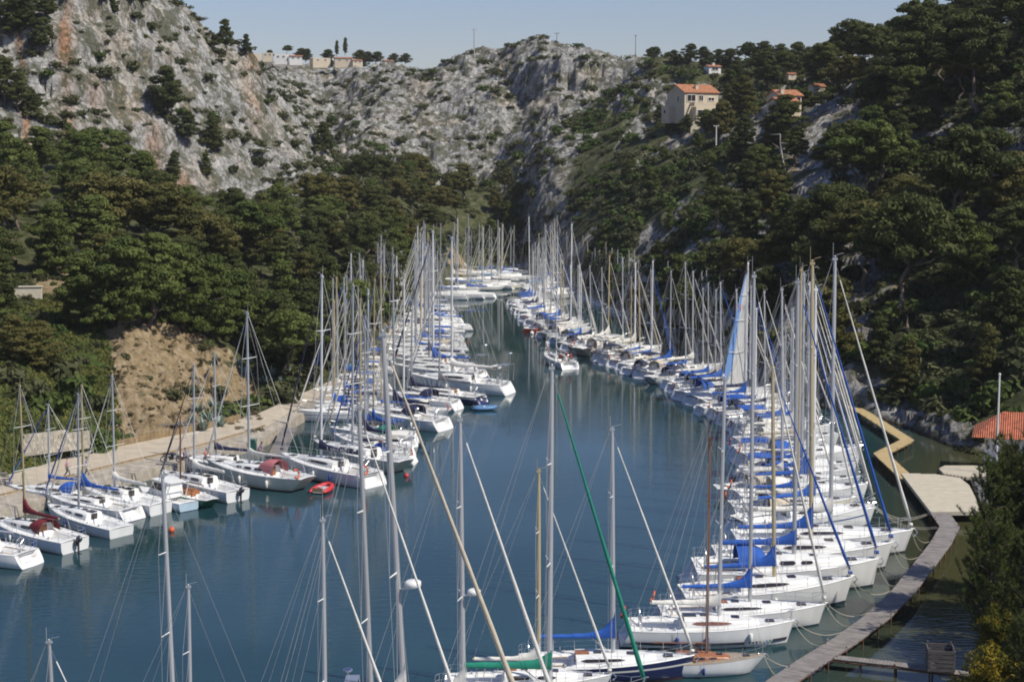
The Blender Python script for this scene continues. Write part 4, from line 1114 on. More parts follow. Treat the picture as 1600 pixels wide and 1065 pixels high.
BOATS = []
def P_(name, data, parent, mat=None, loc=None):
    o = link(name, data, parent, loc)
    if mat is not None: o.material_slots[0].link = 'OBJECT'; o.material_slots[0].material = mat
    return o
def boat(x, y, ang, L=10.0, typ="cruiser", hull="white", cover="white", ctype="cover", jib="white", mast="grey", mh=13.0, row="", near=2, heel=None, rake=None, **k):
    T = HT[typ]; s = L / 10.0
    r = link("sailboat", None, loc=(x, y, 0), rz=ang); r.scale = (s, s, s)
    P_("hull", T["hull"], r, M_HULL[hull])
    P_("deck", T["deck"], r, k.get("deckmat"))
    rf = P_("coachroof", T["roof"], r, M_VARN if k.get("woodroof") else None)
    if near >= 1:
        for w_ in T["win"]: P_("cabin_window", w_, rf, k.get("winmat"))
    heel = rnd.gauss(0, .012) if heel is None else heel
    rake = rnd.gauss(.012, .008) if rake is None else rake
    kz = mh / s / MH
    rot = Matrix.Rotation(heel, 3, 'X') @ Matrix.Rotation(-rake, 3, 'Y')
    r.rotation_euler = (0, 0, ang)
    if abs(heel) > 0 or abs(rake) > 0:
        r.rotation_euler = (Matrix.Rotation(ang, 3, 'Z') @ rot).to_euler()
    def rig(name, me, par=r, mat=None):
        o = P_(name, me, par, mat, (0, 0, DZ) if par is r else None)
        if par is r: o.scale = (1, 1, kz)
        return o
    m = rig("mast", T["mast"], r, M_ALU[mast]); 
    for q in T["spreader"]: rig("spreader", q, m, M_ALU["wood" if mast == "wood" else "white"])
    if k.get("thick"): m.scale = (1, 1, kz)
    rg = rig("rigging", T["rig"])
    if jib: rig("furled_jib", T["jibfat" if k.get("fat") else "jib"], r, M_CLOTH[jib])
    bo = P_("boom", T["boom"], r, M_ALU[mast if mast != "white" else "grey"], (0, 0, DZ))
    if cover: P_("sail_cover", T[ctype], r, M_CLOTH[cover], (0, 0, DZ + (.12 if k.get("raise_") else 0)))
    if near >= 1:
        P_("guard_rail", T["rail"], r)
        if k.get("hood"): P_("sprayhood", T["hood"], r, M_CLOTH[k["hood"]])
        if k.get("bim"): P_("bimini", T["bim"], r, M_CLOTH[k["bim"]])
        P_("anchor", T["anchor"], r)
        P_("cockpit_sole", T["sole"], r, rnd.choice([M_TEAK, M_TEAK, M_DECKGREY]) if typ != "small" else M_DECKGREY)
        P_("companionway", T["comp"], rf, M_GLASS if rnd.random() < .6 else M_VARN)
    if near >= 2:
        for q in T["hatch"]: P_("hatch", q, r)
        for q in (.16, .30):
            for sg in (1, -1): P_("winch", WINCH, r, None, (T["xs"](q, 0), sg * T["half"](q) * .78, T["sheer"](q) + .13))
        if typ in ("cruiser", "racer", "family"): P_("steering_wheel", WHEEL, r)
        for sx in range(k.get("fend", 2)):
            for sg in (1, -1):
                ss = .28 + .24 * sx + rnd.uniform(-.04, .04)
                P_("fender", FEND, r, rnd.choice([M_RUB, M_RUB, M_RUBB]), (T["xs"](ss, 0), sg * (T["half"](ss) + .10), T["sheer"](ss) - .50))
    if near >= 1:
        if k.get("out"): P_("outboard_motor", OUTB, r)
        if k.get("ring"): P_("lifebuoy", RING, r, M_CLOTH["red"] if k["ring"] == "red" else None)
        if k.get("arch"): P_("stern_arch", ARCH, r)
        if k.get("radar"): P_("radar_dome", RADM, r, None, (T["xs"](.565, 0) + .55, 0, DZ + k["radar"]))
        if k.get("ant"): P_("aerial", ANTM, r, None, (T["xs"](.565, 0), .05, DZ + mh / s))
    b = dict(o=r, x=x, y=y, L=L, typ=typ, hull=hull, cover=cover, jib=jib, mast=mast, mh=mh, row=row, k=k, label=k.get("label"))
    BOATS.append(b); return b
def boat_px(su, sv, bu, bv, **kw):
    """stern waterline pixel and bow waterline pixel read off the photo"""
    a, b_ = G(su, sv), G(bu, bv)
    L = (b_ - a).length; ang = math.atan2(b_.y - a.y, b_.x - a.x); c = (a + b_) / 2
    if "L" in kw:
        L = kw.pop("L"); d = (b_ - a).normalized(); c = a + d * L / 2
    if "topv" in kw:
        tv = kw.pop("topv"); s = L / 10.0
        mx = c.x + math.cos(ang) * .65 * s; my = c.y + math.sin(ang) * .65 * s
        kw["mh"] = (CAM_H - (tv - 230) / FPX * my) - DZ * s
    return boat(c.x, c.y, ang, L=L, **kw)
BL = "foreground"
# ---- foreground boats (hulls mostly below the frame): u of the mast, top v, distance, length
def fg(u, topv, Y, L, ang=0.0, ub=None, **kw):
    s = L / 10.0; T = HT[kw.get("typ", "cruiser")]
    mh = (CAM_H - (topv - 230) / FPX * Y) - DZ * s
    heel = rake = 0.0
    # the mast foot on the deck: lean chosen so that the top sits over the photo's top
    top = W(u, topv, Y); ub = ub if ub is not None else u
    foot = W(ub, 1065, Y)
    xfoot = foot.x + (foot.x - top.x) / (top.z - foot.z) * (foot.z - DZ) if top.z > foot.z else foot.x
    lean = math.atan2(top.x - xfoot, top.z - DZ)
    x = xfoot - T["xs"](.565, 0) * s * math.cos(ang)
    return boat(x, Y, ang, L=L, mh=mh, heel=0.0, rake=-lean * math.cos(ang), row=BL, **kw)
fg(78, 1022, 60, 9, ub=80, jib="white", cover="blue", label="sailboat whose short masthead with a blue-edged jib just enters at the bottom left corner")
fg(255, 750, 76, 10.5, ub=270, jib=None, cover="white", label="sailboat with one tall bare grey mast, standing right of the bottom left boats")
fg(294, 930, 68, 8.5, ub=296, jib=None, cover="blue", typ="small", label="sailboat with a short bare grey mast close beside a taller one, hull below the frame")
fg(504, 822, 70, 9.5, ub=507, jib="white", cover="white", fat=1, ant=1, label="sailboat with white furled jib and long masthead aerial, hull below the frame, left of centre")
fg(562, 640, 73, 11, ub=580, jib="white", cover="white", label="sailboat with slim grey mast leaning left between the aerial mast and the radar mast")
fg(600, 525, 76, 13.5, ub=632, jib="beige", cover="white", fat=1, radar=8.5 - 3.2, label="large sailboat with a thick leaning grey mast and radar dome low on it")
fg(719, 660, 79, 11, ub=724, jib="white", cover="white", fat=1, radar=5.7, arch=1, label="white sailboat with radar dome on its mast and a green-topped stern arch, bottom centre")
fg(862, 577, 82, 12, ub=858, jib="green", cover="green", ctype="lazy", fat=1, near=2, typ="racer", label="white sailboat with a bright green furled jib and raised green boom cover")
fg(842, 742, 85.2, 9.2, ub=842, jib="white", cover="white", mast="tan", typ="small", label="white sailboat with short tan mast directly beside the tallest white mast at bottom centre")
fg(957, 675, 88.3, 10.6, ub=959, jib="white", cover="blue", hull="navy", typ="racer", hood=None, label="navy-hulled sailboat with white deck and blue boom cover at the bottom edge")
# ---- right row, nearest boats
boat_px(985, 1050, 1195, 1050, typ="classic", hull="white", mast="wood", topv=690, cover=None, jib=None, woodroof=1, deckmat=simple("old_teak", (.30, .25, .19), .8, var=.2), row="right", heel=0, rake=0, label="old wooden-decked white sailboat with brown mast and varnished cabin, next to the walkway end")
boat_px(968, 1003, 1240, 1003, typ="cruiser", hull="white", mast="grey", topv=594, cover="white", ctype="lazy", jib=None, row="right", ring="red", fend=3, heel=0, rake=-.01, winmat=simple("red_brown_window", (.20, .085, .06), .2), label="white sloop with reddish cabin windows and a dark stripe broken by seven small marks")
FIRST = BOATS[-1]
boat_px(1016, 978, 1290, 975, typ="racer", topv=432, cover="blue", ctype="cover", jib="white", row="right", heel=0, ring=1, label="white sloop with blue boom cover moored just behind the sloop with the broken dark stripe")
boat_px(1050, 948, 1332, 942, typ="cruiser", topv=575, mast="tan", cover="blue", jib="blue", row="right", heel=.01, label="white sloop with tan mast, bright blue cover and blue furled jib by the walkway")
boat_px(1068, 915, 1372, 915, typ="family", topv=440, mast="grey", cover="blue", ctype="lazy", jib="blue", row="right", hood="blue", label="white sloop with grey mast and blue furled jib, fourth hull of the right row")
boat_px(1100, 888, 1395, 888, typ="cruiser", topv=412, mast="tan", cover="blue", jib="blue", row="right", label="white sloop with tan mast and blue furled jib, sixth hull of the right row")
boat_px(1130, 862, 1425, 862, typ="racer", topv=405, cover="white", ctype="lazy", jib="white", row="right", label="white sloop with white sail cover whose bow lies nearest the pale wooden platform")
# ---- generic rows
def along(px, n_sp, z=0):
    pts = [G(u, v) for u, v in px]; d = [0]
    for a, b_ in zip(pts, pts[1:]): d.append(d[-1] + (b_ - a).length)
    out = []; t = 0
    while t <= d[-1]:
        i = max(k for k in range(len(pts)) if d[k] <= t); i = min(i, len(pts) - 2); f = (t - d[i]) / (d[i + 1] - d[i])
        out.append(pts[i].lerp(pts[i + 1], f)); t += n_sp * rnd.uniform(.9, 1.12)
    return out
COVERS = ["white"] * 5 + ["blue"] * 9 + ["navy"] * 5 + ["light blue", "grey", "beige", "white"]
JIBS = ["white"] * 11 + ["blue"] * 3 + ["navy"] * 2 + ["beige"] * 2 + [None] * 4
def rand_boat(p, ang, L, mh, row, near, **kw):
    typ = rnd.choices(["cruiser", "racer", "classic", "small", "family"], [.27, .22, .12, .17, .22])[0]
    s = L / 10
    d = Vector((math.cos(ang), math.sin(ang), 0)); c = p + d * (L / 2)
    a = dict(typ=typ, hull=rnd.choices(["white", "striped", "cream", "navy", "pale blue", "red"], [.72, .17, .085, .015, .01, .0])[0], cover=rnd.choice(COVERS), ctype=rnd.choice(["cover", "lazy", "slim", "cover"]),
             jib=rnd.choice(JIBS), mast=rnd.choices(["grey", "white", "tan"], [.74, .13, .13])[0], hood=rnd.choice([None, "navy", "blue", "white", "grey", "beige"]),
             bim=rnd.choice([None] * 7 + ["blue", "navy", "white"]), ring=rnd.random() < .35, out=typ == "small" and rnd.random() < .6, arch=rnd.random() < .12, fend=rnd.choice([1, 2]), fat=rnd.random() < .4)
    a.update(kw)
    return boat(c.x, c.y, ang, L=L, mh=mh, row=row, near=near, **a)
# right row from the platform to the head of the inlet
sp = along([(1138, 835), (1142, 790), (1146, 730), (1140, 690), (1112, 662), (1048, 612), (985, 588), (940, 566), (892, 548), (850, 528), (828, 512), (806, 490), (798, 476)], 3.35)
for i, p in enumerate(sp):
    f = i / (len(sp) - 1); u, v = pix(p)
    ang = R(0 + 4 + 34 * sstep(135, 230, p.y) * 1.0) 
    L = (rnd.uniform(10.5, 12.6) if p.y < 150 else rnd.uniform(9.0, 11.8)) if p.y < 250 else rnd.uniform(8, 10.5)
    mh = L * rnd.uniform(1.22, 1.45) * (1.12 if p.y < 150 else (.84 if rnd.random() < .82 else 1.2))
    p = p + Vector((rnd.gauss(0, .7), rnd.gauss(0, .35), 0)); rand_boat(p, ang + rnd.gauss(0, .085), L * rnd.uniform(.9, 1.06), mh, "right", 2 if p.y < 170 else (1 if p.y < 270 else 0))
# second line behind, against the rocks
sp = along([(1090, 560), (1040, 520), (985, 500), (935, 478), (900, 462), (860, 442)], 4.6)
for i, p in enumerate(sp):
    rand_boat(p, R(38) + rnd.gauss(0, .05), rnd.uniform(7, 9), rnd.uniform(7.5, 10.5), "right shore", 0)
# head of the inlet, right side
sp = along([(835, 468), (812, 455), (840, 436), (848, 424)], 3.6)
for i, p in enumerate(sp):
    rand_boat(p, R(25) + rnd.gauss(0, .06), rnd.uniform(8, 10), rnd.uniform(9.5, 13), "head right", 0)
# left quay, nearest boats, read off the photo
boat_px(52, 884, -190, 855, typ="cruiser", topv=602, cover=None, jib="white", row="left", L=10.2, label="white sloop with open scooped stern cut off by the left edge of the picture")
boat_px(118, 862, -60, 822, typ="small", topv=604, mast="tan", cover="maroon", jib=None, hood="maroon", row="left", L=10.2, out=1, label="white sailboat with maroon boom cover and maroon cockpit tent, large outboard at its stern")
boat_px(190, 838, 20, 800, typ="small", topv=618, mast="grey", cover=None, jib="white", row="left", L=9.2, hood=None, label="small white sailboat with blue-grey cabin window between the maroon-tented and blue-covered boats")
boat_px(212, 813, 40, 786, typ="racer", topv=605, mast="tan", cover="blue", jib="blue", row="left", L=10.2, label="small white sailboat with a bright blue boom cover and tan mast, by the left quay")
boat_px(252, 803, 90, 772, typ="small", topv=590, mast="grey", cover="white", ctype="lazy", jib="white", row="left", L=10.0, label="white sailboat with thick off-white sail roll, between blue-covered boat and motor boat")
boat_px(332, 795, 215, 765, typ="classic", hull="green", topv=655, mast="wood", cover=None, jib="navy", woodroof=1, row="left", L=8.0, heel=.02, label="green-hulled wooden launch with an orange-brown mast and varnished cabin")
boat_px(372, 783, 225, 752, typ="small", topv=572, mast="grey", cover="white", ctype="lazy", jib="navy", row="left", L=10.2, out=1, label="white cabin sailboat with black outboard beside the green-hulled launch")
boat_px(482, 768, 285, 738, typ="classic", hull="cream", topv=490, mast="grey", cover="white", ctype="slim", jib="white", hood="pink", row="left", L=12.2, ring=1, label="cream sloop with a faded red sprayhood beside the red dinghy")
boat_px(588, 760, 400, 728, typ="cruiser", topv=432, mast="white", cover="navy", ctype="lazy", jib="navy", row="left", ring=1, L=12.0, label="white sloop with large lettered navy boom cover, stern beside the red dinghy")
LETTER = BOATS[-1]
boat_px(635, 740, 445, 706, typ="classic", hull="cream", topv=447, mast="grey", cover="white", ctype="slim", jib="white", row="left", L=12.5, label="long cream classic sloop with small dark cabin windows, above the lettered navy cover")
boat_px(638, 716, 470, 690, typ="cruiser", topv=495, cover="navy", jib="blue", row="left", L=10, label="white sloop with navy boom cover just above the long cream classic on the left quay")
boat_px(640, 700, 500, 672, typ="racer", topv=437, mast="tan", cover="blue", jib="blue", hood="green", row="left", L=10, label="white sloop with blue boom cover and green sprayhood on the left quay")
boat_px(697, 672, 520, 652, typ="cruiser", topv=398, mast="grey", cover="navy", jib="white", hood="navy", row="left", L=12, label="white sloop with wide rounded stern jutting out from the left row, navy cover")
boat_px(718, 640, 570, 630, typ="cruiser", topv=470, cover="navy", jib="white", hood="navy", row="left", L=11, label="white sloop with navy sprayhood just below the navy-hulled boat of the left row")
boat_px(757, 632, 600, 618, typ="racer", hull="navy", topv=440, cover="grey", jib="white", row="left", L=11, label="navy-hulled sloop in the middle of the left row beside the channel")
boat_px(798, 616, 610, 604, typ="cruiser", topv=372, mast="white", cover="white", ctype="lazy", jib="white", row="left", L=14, arch=1, label="long white sloop whose pointed stern reaches farthest into the channel on the left")
boat_px(760, 596, 600, 588, typ="cruiser", topv=362, mast="white", cover="blue", jib="navy", row="left", L=13, arch=1, label="white sloop with thick deep blue boom cover and stern arch on the left row")
boat_px(742, 582, 600, 574, typ="racer", topv=385, cover="navy", jib="blue", row="left", L=12, label="white sloop with white-lettered navy boom cover reaching over the channel on the left")
LETTER2 = BOATS[-1]
sp = along([(722, 566), (722, 545), (722, 520), (716, 500), (716, 482)], 3.3)
for i, p in enumerate(sp):
    p = p + Vector((rnd.gauss(0, 1.0), rnd.gauss(0, .3), 0)); rand_boat(p, R(183) + rnd.gauss(0, .09), rnd.uniform(9, 11.5), rnd.uniform(11.5, 15), "left", 1 if p.y < 250 else 0)
for su, sv, tv in ((650, 724, 470), (655, 690, 455), (672, 660, 420), (705, 652, 440), (420, 742, 560), (165, 792, 640)):
    b_ = G(su, sv); rand_boat(b_, R(162 if su < 640 else 172), 9.6, (CAM_H - (tv - 230) / FPX * b_.y) - 1.2, "left", 2)
# inner line between quay and channel boats: more masts close to the quay
sp = along([(598, 655), (606, 610), (618, 575), (640, 540), (650, 505), (660, 480)], 3.6)
for i, p in enumerate(sp):
    p = p + Vector((rnd.gauss(0, 1.0), rnd.gauss(0, .3), 0)); rand_boat(p, R(178) + rnd.gauss(0, .10), rnd.uniform(7.5, 9.5), rnd.uniform(10, 14.5), "left inner", 0 if p.y > 230 else 1)
sp = along([(705, 468), (745, 468), (790, 464)], 3.4)
for i, p in enumerate(sp):
    rand_boat(p, R(176) + rnd.gauss(0, .04), rnd.uniform(9, 11), rnd.uniform(11, 15), "cross row", 0, cover=["navy", "blue", "white", "blue", "white"][i % 5])
sp = along([(748, 454), (800, 452), (826, 448)], 2.6) + along([(745, 442), (800, 440), (832, 436)], 2.8) + along([(760, 432), (832, 428)], 3.0)
for i, p in enumerate(sp):
    rand_boat(p, R(170 if i % 2 else 200) + rnd.gauss(0, .1), rnd.uniform(7.5, 10), rnd.uniform(8.5, 12.5), "head", 0)
# the sloop under way in the channel
boat_px(892, 577, 848, 562, typ="cruiser", topv=372, mast="white", cover="white", ctype="slim", jib="white", near=2, L=9.6, row="moving", fend=0, heel=0, label="white sloop motoring up the middle of the channel with its crew on deck")
MOVING = BOATS[-1]
# the boat drying its striped sail
boat_px(1112, 640, 1200, 626, typ="racer", topv=411, mast="white", cover=None, jib=None, row="right", near=1, L=10.5, heel=0, rake=0, label="white sloop on the right row with its blue and pale mainsail hoisted")
SAILB = BOATS[-1]

# ------------------------------------------------------------ quays, walkways
def plank_mat(name, c, scale=1.0, var=.3):
    return simple(name, c, .85, var=var, vscale=1.3 * scale, bump=.5, bscale=14, rand=.05)
M_GREYWOOD = plank_mat("weathered_planks", (.21, .19, .175)); M_YELLOW = plank_mat("new_yellow_planks", (.44, .33, .16), var=.15)
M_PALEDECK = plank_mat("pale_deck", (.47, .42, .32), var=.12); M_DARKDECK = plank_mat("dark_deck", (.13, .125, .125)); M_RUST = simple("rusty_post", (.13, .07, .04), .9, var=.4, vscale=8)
M_STONE = simple("quay_stone", (.33, .29, .23), .95, var=.35, vscale=1.1, bump=.8, bscale=4); M_SANDPATH = simple("path_sand", (.42, .36, .27), .97, var=.16, vscale=.8, bump=.4, bscale=8)
M_TIMBER = plank_mat("quay_timber", (.24, .17, .09)); M_DRYSTONE = simple("dry_stone", (.40, .36, .29), .95, var=.45, vscale=2.4, bump=1, bscale=5)
def resample(pts, st):
    d = [0]
    for a, b_ in zip(pts, pts[1:]): d.append(d[-1] + (b_ - a).length)
    out = []; n = int(d[-1] / st)
    for q in range(n + 1):
        t = q * st; i = min(max(k for k in range(len(pts)) if d[k] <= t), len(pts) - 2)
        f = (t - d[i]) / max(1e-6, d[i + 1] - d[i]); out.append((pts[i].lerp(pts[i + 1], f), (pts[i + 1] - pts[i]).normalized()))
    return out
def walkway(name, pxs, width, z, mat, label, sp=.2, posts=2.6, gap=.018, cat="walkway"):
    pts = [G(u, v, z) for u, v in pxs]
    r = link(name, None, loc=pts[0]); tag(r, label, cat)
    m = MB(); loc0 = pts[0]
    smp = resample(pts, sp)
    # smooth the direction so planks fan round the bends
    for i, (p, d) in enumerate(smp):
        dd = Vector((0, 0, 0))
        for j in range(max(0, i - 3), min(len(smp), i + 4)): dd += smp[j][1]
        a = math.atan2(dd.y, dd.x)
        m.box(p - loc0 + Vector((0, 0, -.025 + rnd.uniform(-.006, .006))), (sp - gap, width + rnd.uniform(-.03, .05), .05), a)
    link("deck", m.mesh("planks", mat), r)
    for sg in (1, -1):
        b_ = MB(); q = []
        for p, d in smp[::4]: q.append(p - loc0 + Vector((-d.y, d.x, 0)) * sg * width * .42 + Vector((0, 0, -.15)))
        b_.tube(q, .075, 4); link("beam", b_.mesh("beam", M_RUST if mat is M_GREYWOOD else M_TIMBER), r)
    k = max(1, int(posts / sp))
    for i in range(0, len(smp), k):
        p, d = smp[i]
        for sg in (1, -1):
            pm = MB(); c = p - loc0 + Vector((-d.y, d.x, 0)) * sg * width * .44
            pm.tube([c + Vector((0, 0, -z - 2.5)), c + Vector((rnd.uniform(-.05, .05), 0, -.05 + rnd.choice([0, 0, .12])))], .05, 6)
            link("post", pm.mesh("post", M_RUST), r)
    return r, smp
WK, wk_s = walkway("wooden_walkway", [(1466, 797), (1484, 822), (1470, 848), (1440, 887), (1410, 925), (1372, 962), (1320, 1000), (1262, 1036), (1195, 1082), (1100, 1150)], 1.5, .8, M_GREYWOOD, "long curving walkway of grey weathered planks on rusty posts")
walkway("plank_branch", [(1290, 1024), (1400, 1036), (1500, 1050), (1560, 1058)], .75, .7, M_GREYWOOD, "narrow grey plank walkway branching off towards the wooden crate", posts=2.0)
walkway("zigzag_walkway", [(1262, 596), (1300, 618), (1352, 645), (1418, 687), (1376, 708), (1418, 747)], 1.35, .8, M_YELLOW, "yellow zigzag walkway of new planks between the right row and the shore", sp=.3)
def slab(name, pxs, z, th, mat, label, cat, sp=.25):
    """platform laid with planks running left to right, clipped to the outline"""
    pts = [G(u, v, z) for u, v in pxs]; o = pts[0]; r = link(name, None, loc=o); tag(r, label, cat)
    ys = [p.y for p in pts]; m = MB(); y = min(ys)
    while y < max(ys) - .05:
        yc = y + sp / 2; xs_ = []
        for a, b_ in zip(pts, pts[1:] + pts[:1]):
            if (a.y > yc) != (b_.y > yc): xs_.append(a.x + (yc - a.y) / (b_.y - a.y) * (b_.x - a.x))
        if len(xs_) >= 2:
            x0, x1 = min(xs_), max(xs_); m.box(Vector(((x0 + x1) / 2, yc, z - th / 2 + rnd.uniform(-.004, .004))) - o, (x1 - x0, sp - .012, th))
        y += sp
    link("deck", m.mesh("deck", mat), r)
    n = len(pts)
    for a in pts:
        c = sum(pts, Vector()) / n; q = a.lerp(c, .07) - o; pm = MB(); pm.tube([q + Vector((0, 0, -z - 2.5)), q + Vector((0, 0, -th - .02))], .09, 6); link("post", pm.mesh("post", M_RUST), r)
    return r
slab("wooden_platform", [(1408, 739), (1460, 740), (1500, 746), (1514, 757), (1524, 776), (1531, 799), (1454, 799)], .9, .3, M_PALEDECK, "broad pale wooden platform at the head of the grey walkway", "platform")
slab("pale_landing", [(1467, 731), (1476, 727), (1536, 727), (1553, 743), (1512, 745), (1474, 739)], 1.0, .25, M_PALEDECK, "small pale landing with a rounded corner behind the broad platform", "platform")
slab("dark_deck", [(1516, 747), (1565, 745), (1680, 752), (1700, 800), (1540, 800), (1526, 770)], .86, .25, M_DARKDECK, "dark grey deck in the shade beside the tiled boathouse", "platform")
# crate
cr = MB(); 
for i in range(5):
    for sg in (1, -1):
        cr.box((0, sg * .72, .14 + .25 * i), (1.5, .06, .2)); cr.box((sg * .72, 0, .14 + .25 * i), (.06, 1.38, .2))
for a in (1, -1):
    for b_ in (1, -1): cr.box((a * .64, b_ * .64, .68), (.1, .1, 1.4))
cr.box((0, 0, .05), (1.36, 1.36, .06))
p = G(1470, 1046, .7); o = link("wooden_crate", cr.mesh("crate", plank_mat("crate_wood", (.10, .09, .085))), loc=(p.x, p.y + .2, .72), rz=-.15); tag(o, "dark slatted wooden crate standing on the narrow plank walkway", "crate")
# left quay: path sheet, stone edge, timber kerb, retaining boards
def qrow(k, f, k2=None, u0=-60, u1=632, st=6):
    out = []
    for u in np.arange(u0, u1, st):
        Ya = float(np.interp(u, gu, CY[:, k])); Yb = float(np.interp(u, gu, CY[:, k2 if k2 is not None else k])); Y_ = Ya + (Yb - Ya) * f
        out.append((xu(u, Y_), Y_))
    return out
rows = []
for f in (.22, .4, .6, .8, 1.03): rows.append([(x, y, 1.02 + .22 * f + .03) for x, y in qrow(1, f, 2)])
pm = MB(); pm.grid([[rows[j][i] for j in range(5)] for i in range(len(rows[0]))])
tag(link("path", pm.mesh("path", M_SANDPATH)), kind="structure")
q0 = qrow(0, 0); q1 = qrow(1, .26, 2)
qm = MB(); st_rows = []
for (a, b_) in zip(q0, q1):
    j = rnd.uniform(-.06, .06)
    st_rows.append([(a[0] + .3, a[1] - .6, -1.5), (a[0] + .25, a[1] - .55 + j, .3), (a[0] + .2, a[1] - .5, .95 + j * .6), (b_[0], b_[1] + .1, 1.09 + j * .3), (b_[0], b_[1] + .6, .8)])
qm.grid(st_rows); q = link("stone_quay", qm.mesh("quay", M_STONE)); tag(q, "low rough stone quay running along the left bank at the bows of the boats", "quay")
km = MB(); kq = [Vector((x, y, 1.10)) for x, y in qrow(1, .27, 2, u1=420)]
for a, b_ in zip(kq[::2], kq[2::2]):
    d = b_ - a; km.box((a + b_) / 2, (d.length - .04, .22, .28), math.atan2(d.y, d.x))
tag(link("timber_kerb", km.mesh("kerb", M_TIMBER)), "long brown timber kerb between the sandy path and the stone quay", "kerb")
fm = MB(); fq = [Vector((x, y, 1.55)) for x, y in qrow(2, .0, u0=160, u1=372)]
for a, b_ in zip(fq, fq[1:]):
    d = b_ - a
    for dz in (-.24, 0, .24): fm.box((a + b_) / 2 + Vector((0, .15, dz)), (d.length - .02, .05, .22), math.atan2(d.y, d.x))
    fm.box(a + Vector((0, .24, 0)), (.1, .1, .95))
tag(link("board_wall", fm.mesh("boards", M_TIMBER)), "low brown board wall holding back the sandy bank behind the path", "retaining wall")
# dry stone wall by the two walkers
wm_ = MB(); a = hit(36, 716, 120); b_ = hit(140, 716, 120); d = (b_ - a); n = 46
rsw = random.Random(3)
for lv in range(6):
    for i in range(n):
        f = (i + .5 * (lv % 2)) / n; h = 1.9 * (1 - .45 * max(0, f - .3))
        if lv * .32 > h: continue
        p = a + d * f; s = rsw.uniform(.8, 1.15); wm_.box((p.x, p.y + rsw.uniform(-.04, .04) + lv * .04, a.z - .1 + .32 * lv + .16), (d.length / n * s, .5, .31), math.atan2(d.y, d.x) + rsw.uniform(-.1, .1))
tag(link("stone_wall", wm_.mesh("stones", M_DRYSTONE)), "pale dry stone retaining wall on the lower left bank behind the walkers", "wall")
# wooden steps, lower left
sm = MB(); p = hit(8, 762, 120)
for i in range(5): sm.box((p.x - .25 * i, p.y + .35 * i, p.z + .05 + .2 * i), (1.5, .32, .12), .4)
tag(link("wooden_steps", sm.mesh("steps", M_GREYWOOD)), "weathered wooden steps climbing from the path at the left edge", "steps")
# gangway
a, b_ = G(452, 668, 1.25), G(432, 712, 1.0); gmm = MB(); d = b_ - a; L_ = d.length; n = int(L_ / .22)
for i in range(n): gmm.box(a + d * ((i + .5) / n), (.2, 1.6, .05), math.atan2(d.y, d.x))
tag(link("gangway", gmm.mesh("gangway", M_GREYWOOD)), "grey plank gangway leading from the sandy path down to the quay boats", "gangway")
p = G(395, 705, 1.1); bx = MB(); bx.box((0, 0, .55), (.75, .6, 1.1)); bx.box((0, 0, 1.13), (.82, .67, .08)); bx.tube([(-.2, -.33, .9), (.2, -.33, .9)], .02, 5)
tag(link("green_bin", bx.mesh("bin", simple("bin_green", (.02, .10, .07), .5)), loc=p), "dark green bin on the quay next to the crouching person", "bin")
# planks lying on the bank
for i, (u, v, L_, a_) in enumerate(((278, 668, 4.2, .15), (300, 665, 3.0, .3))):
    p = hit(u, v, 120); m = MB(); m.box((0, 0, .12), (L_, .28, .1)); tag(link("loose_plank", m.mesh("plank", M_GREYWOOD), loc=p, rz=a_), ["long grey plank lying on the sandy bank", "shorter grey plank lying on the sandy bank, right of the long one"][i], "plank")
# terraces on the upper left
M_PALE = simple("pale_plaster", (.62, .56, .45), .9, var=.12)
for (u, v, w, h, lab, nm) in ((45, 468, 3.2, 1.6, "long low pale terrace wall among the pines on the upper left", "terrace_wall"), (106, 400, 3.2, 1.7, "upper of two bright pale terrace walls among the pines on the left", "terrace_wall"), (106, 418, 3.0, 1.6, "lower of two bright pale terrace walls among the pines on the left", "terrace_wall")):
    p = hit(u, v, 150); m = MB(); m.box((0, 0, h / 2 - .2), (w, .5, h)); m.box((0, 0, h - .15), (w + .2, .7, .12)); tag(link(nm, m.mesh(nm, M_PALE), loc=p, rz=.1), lab, "wall")

# ------------------------------------------------------------ houses
def tile_mat(name, c):
    m, nt, N, L, b = newmat(name); tc = N.new("ShaderNodeTexCoord"); w = N.new("ShaderNodeTexWave"); w.inputs["Scale"].default_value = 1.6; w.inputs["Distortion"].default_value = .6; w.bands_direction = 'X'
    L.new(tc.outputs["Object"], w.inputs["Vector"]); n = N.new("ShaderNodeTexNoise"); n.inputs["Scale"].default_value = 2.0; L.new(tc.outputs["Object"], n.inputs["Vector"])
    r = ramp(N, [(.3, tuple(x * .6 for x in c)), (.55, c), (.8, tuple(min(1, x * 1.35) for x in c))]); L.new(n.outputs["Fac"], r.inputs[0]); L.new(r.outputs[0], b.inputs["Base Color"])
    bp = N.new("ShaderNodeBump"); bp.inputs["Distance"].default_value = .12; L.new(w.outputs["Fac"], bp.inputs["Height"]); L.new(bp.outputs[0], b.inputs["Normal"]); b.inputs["Roughness"].default_value = .9
    return m
M_TILE = tile_mat("roof_tiles", (.56, .24, .12)); M_TILER = tile_mat("roof_tiles_red", (.50, .15, .075))
M_WALLB = simple("villa_render", (.55, .47, .35), .9, var=.08, vscale=.5); M_WALLW = simple("white_render", (.72, .70, .66), .9, var=.06, vscale=.5)
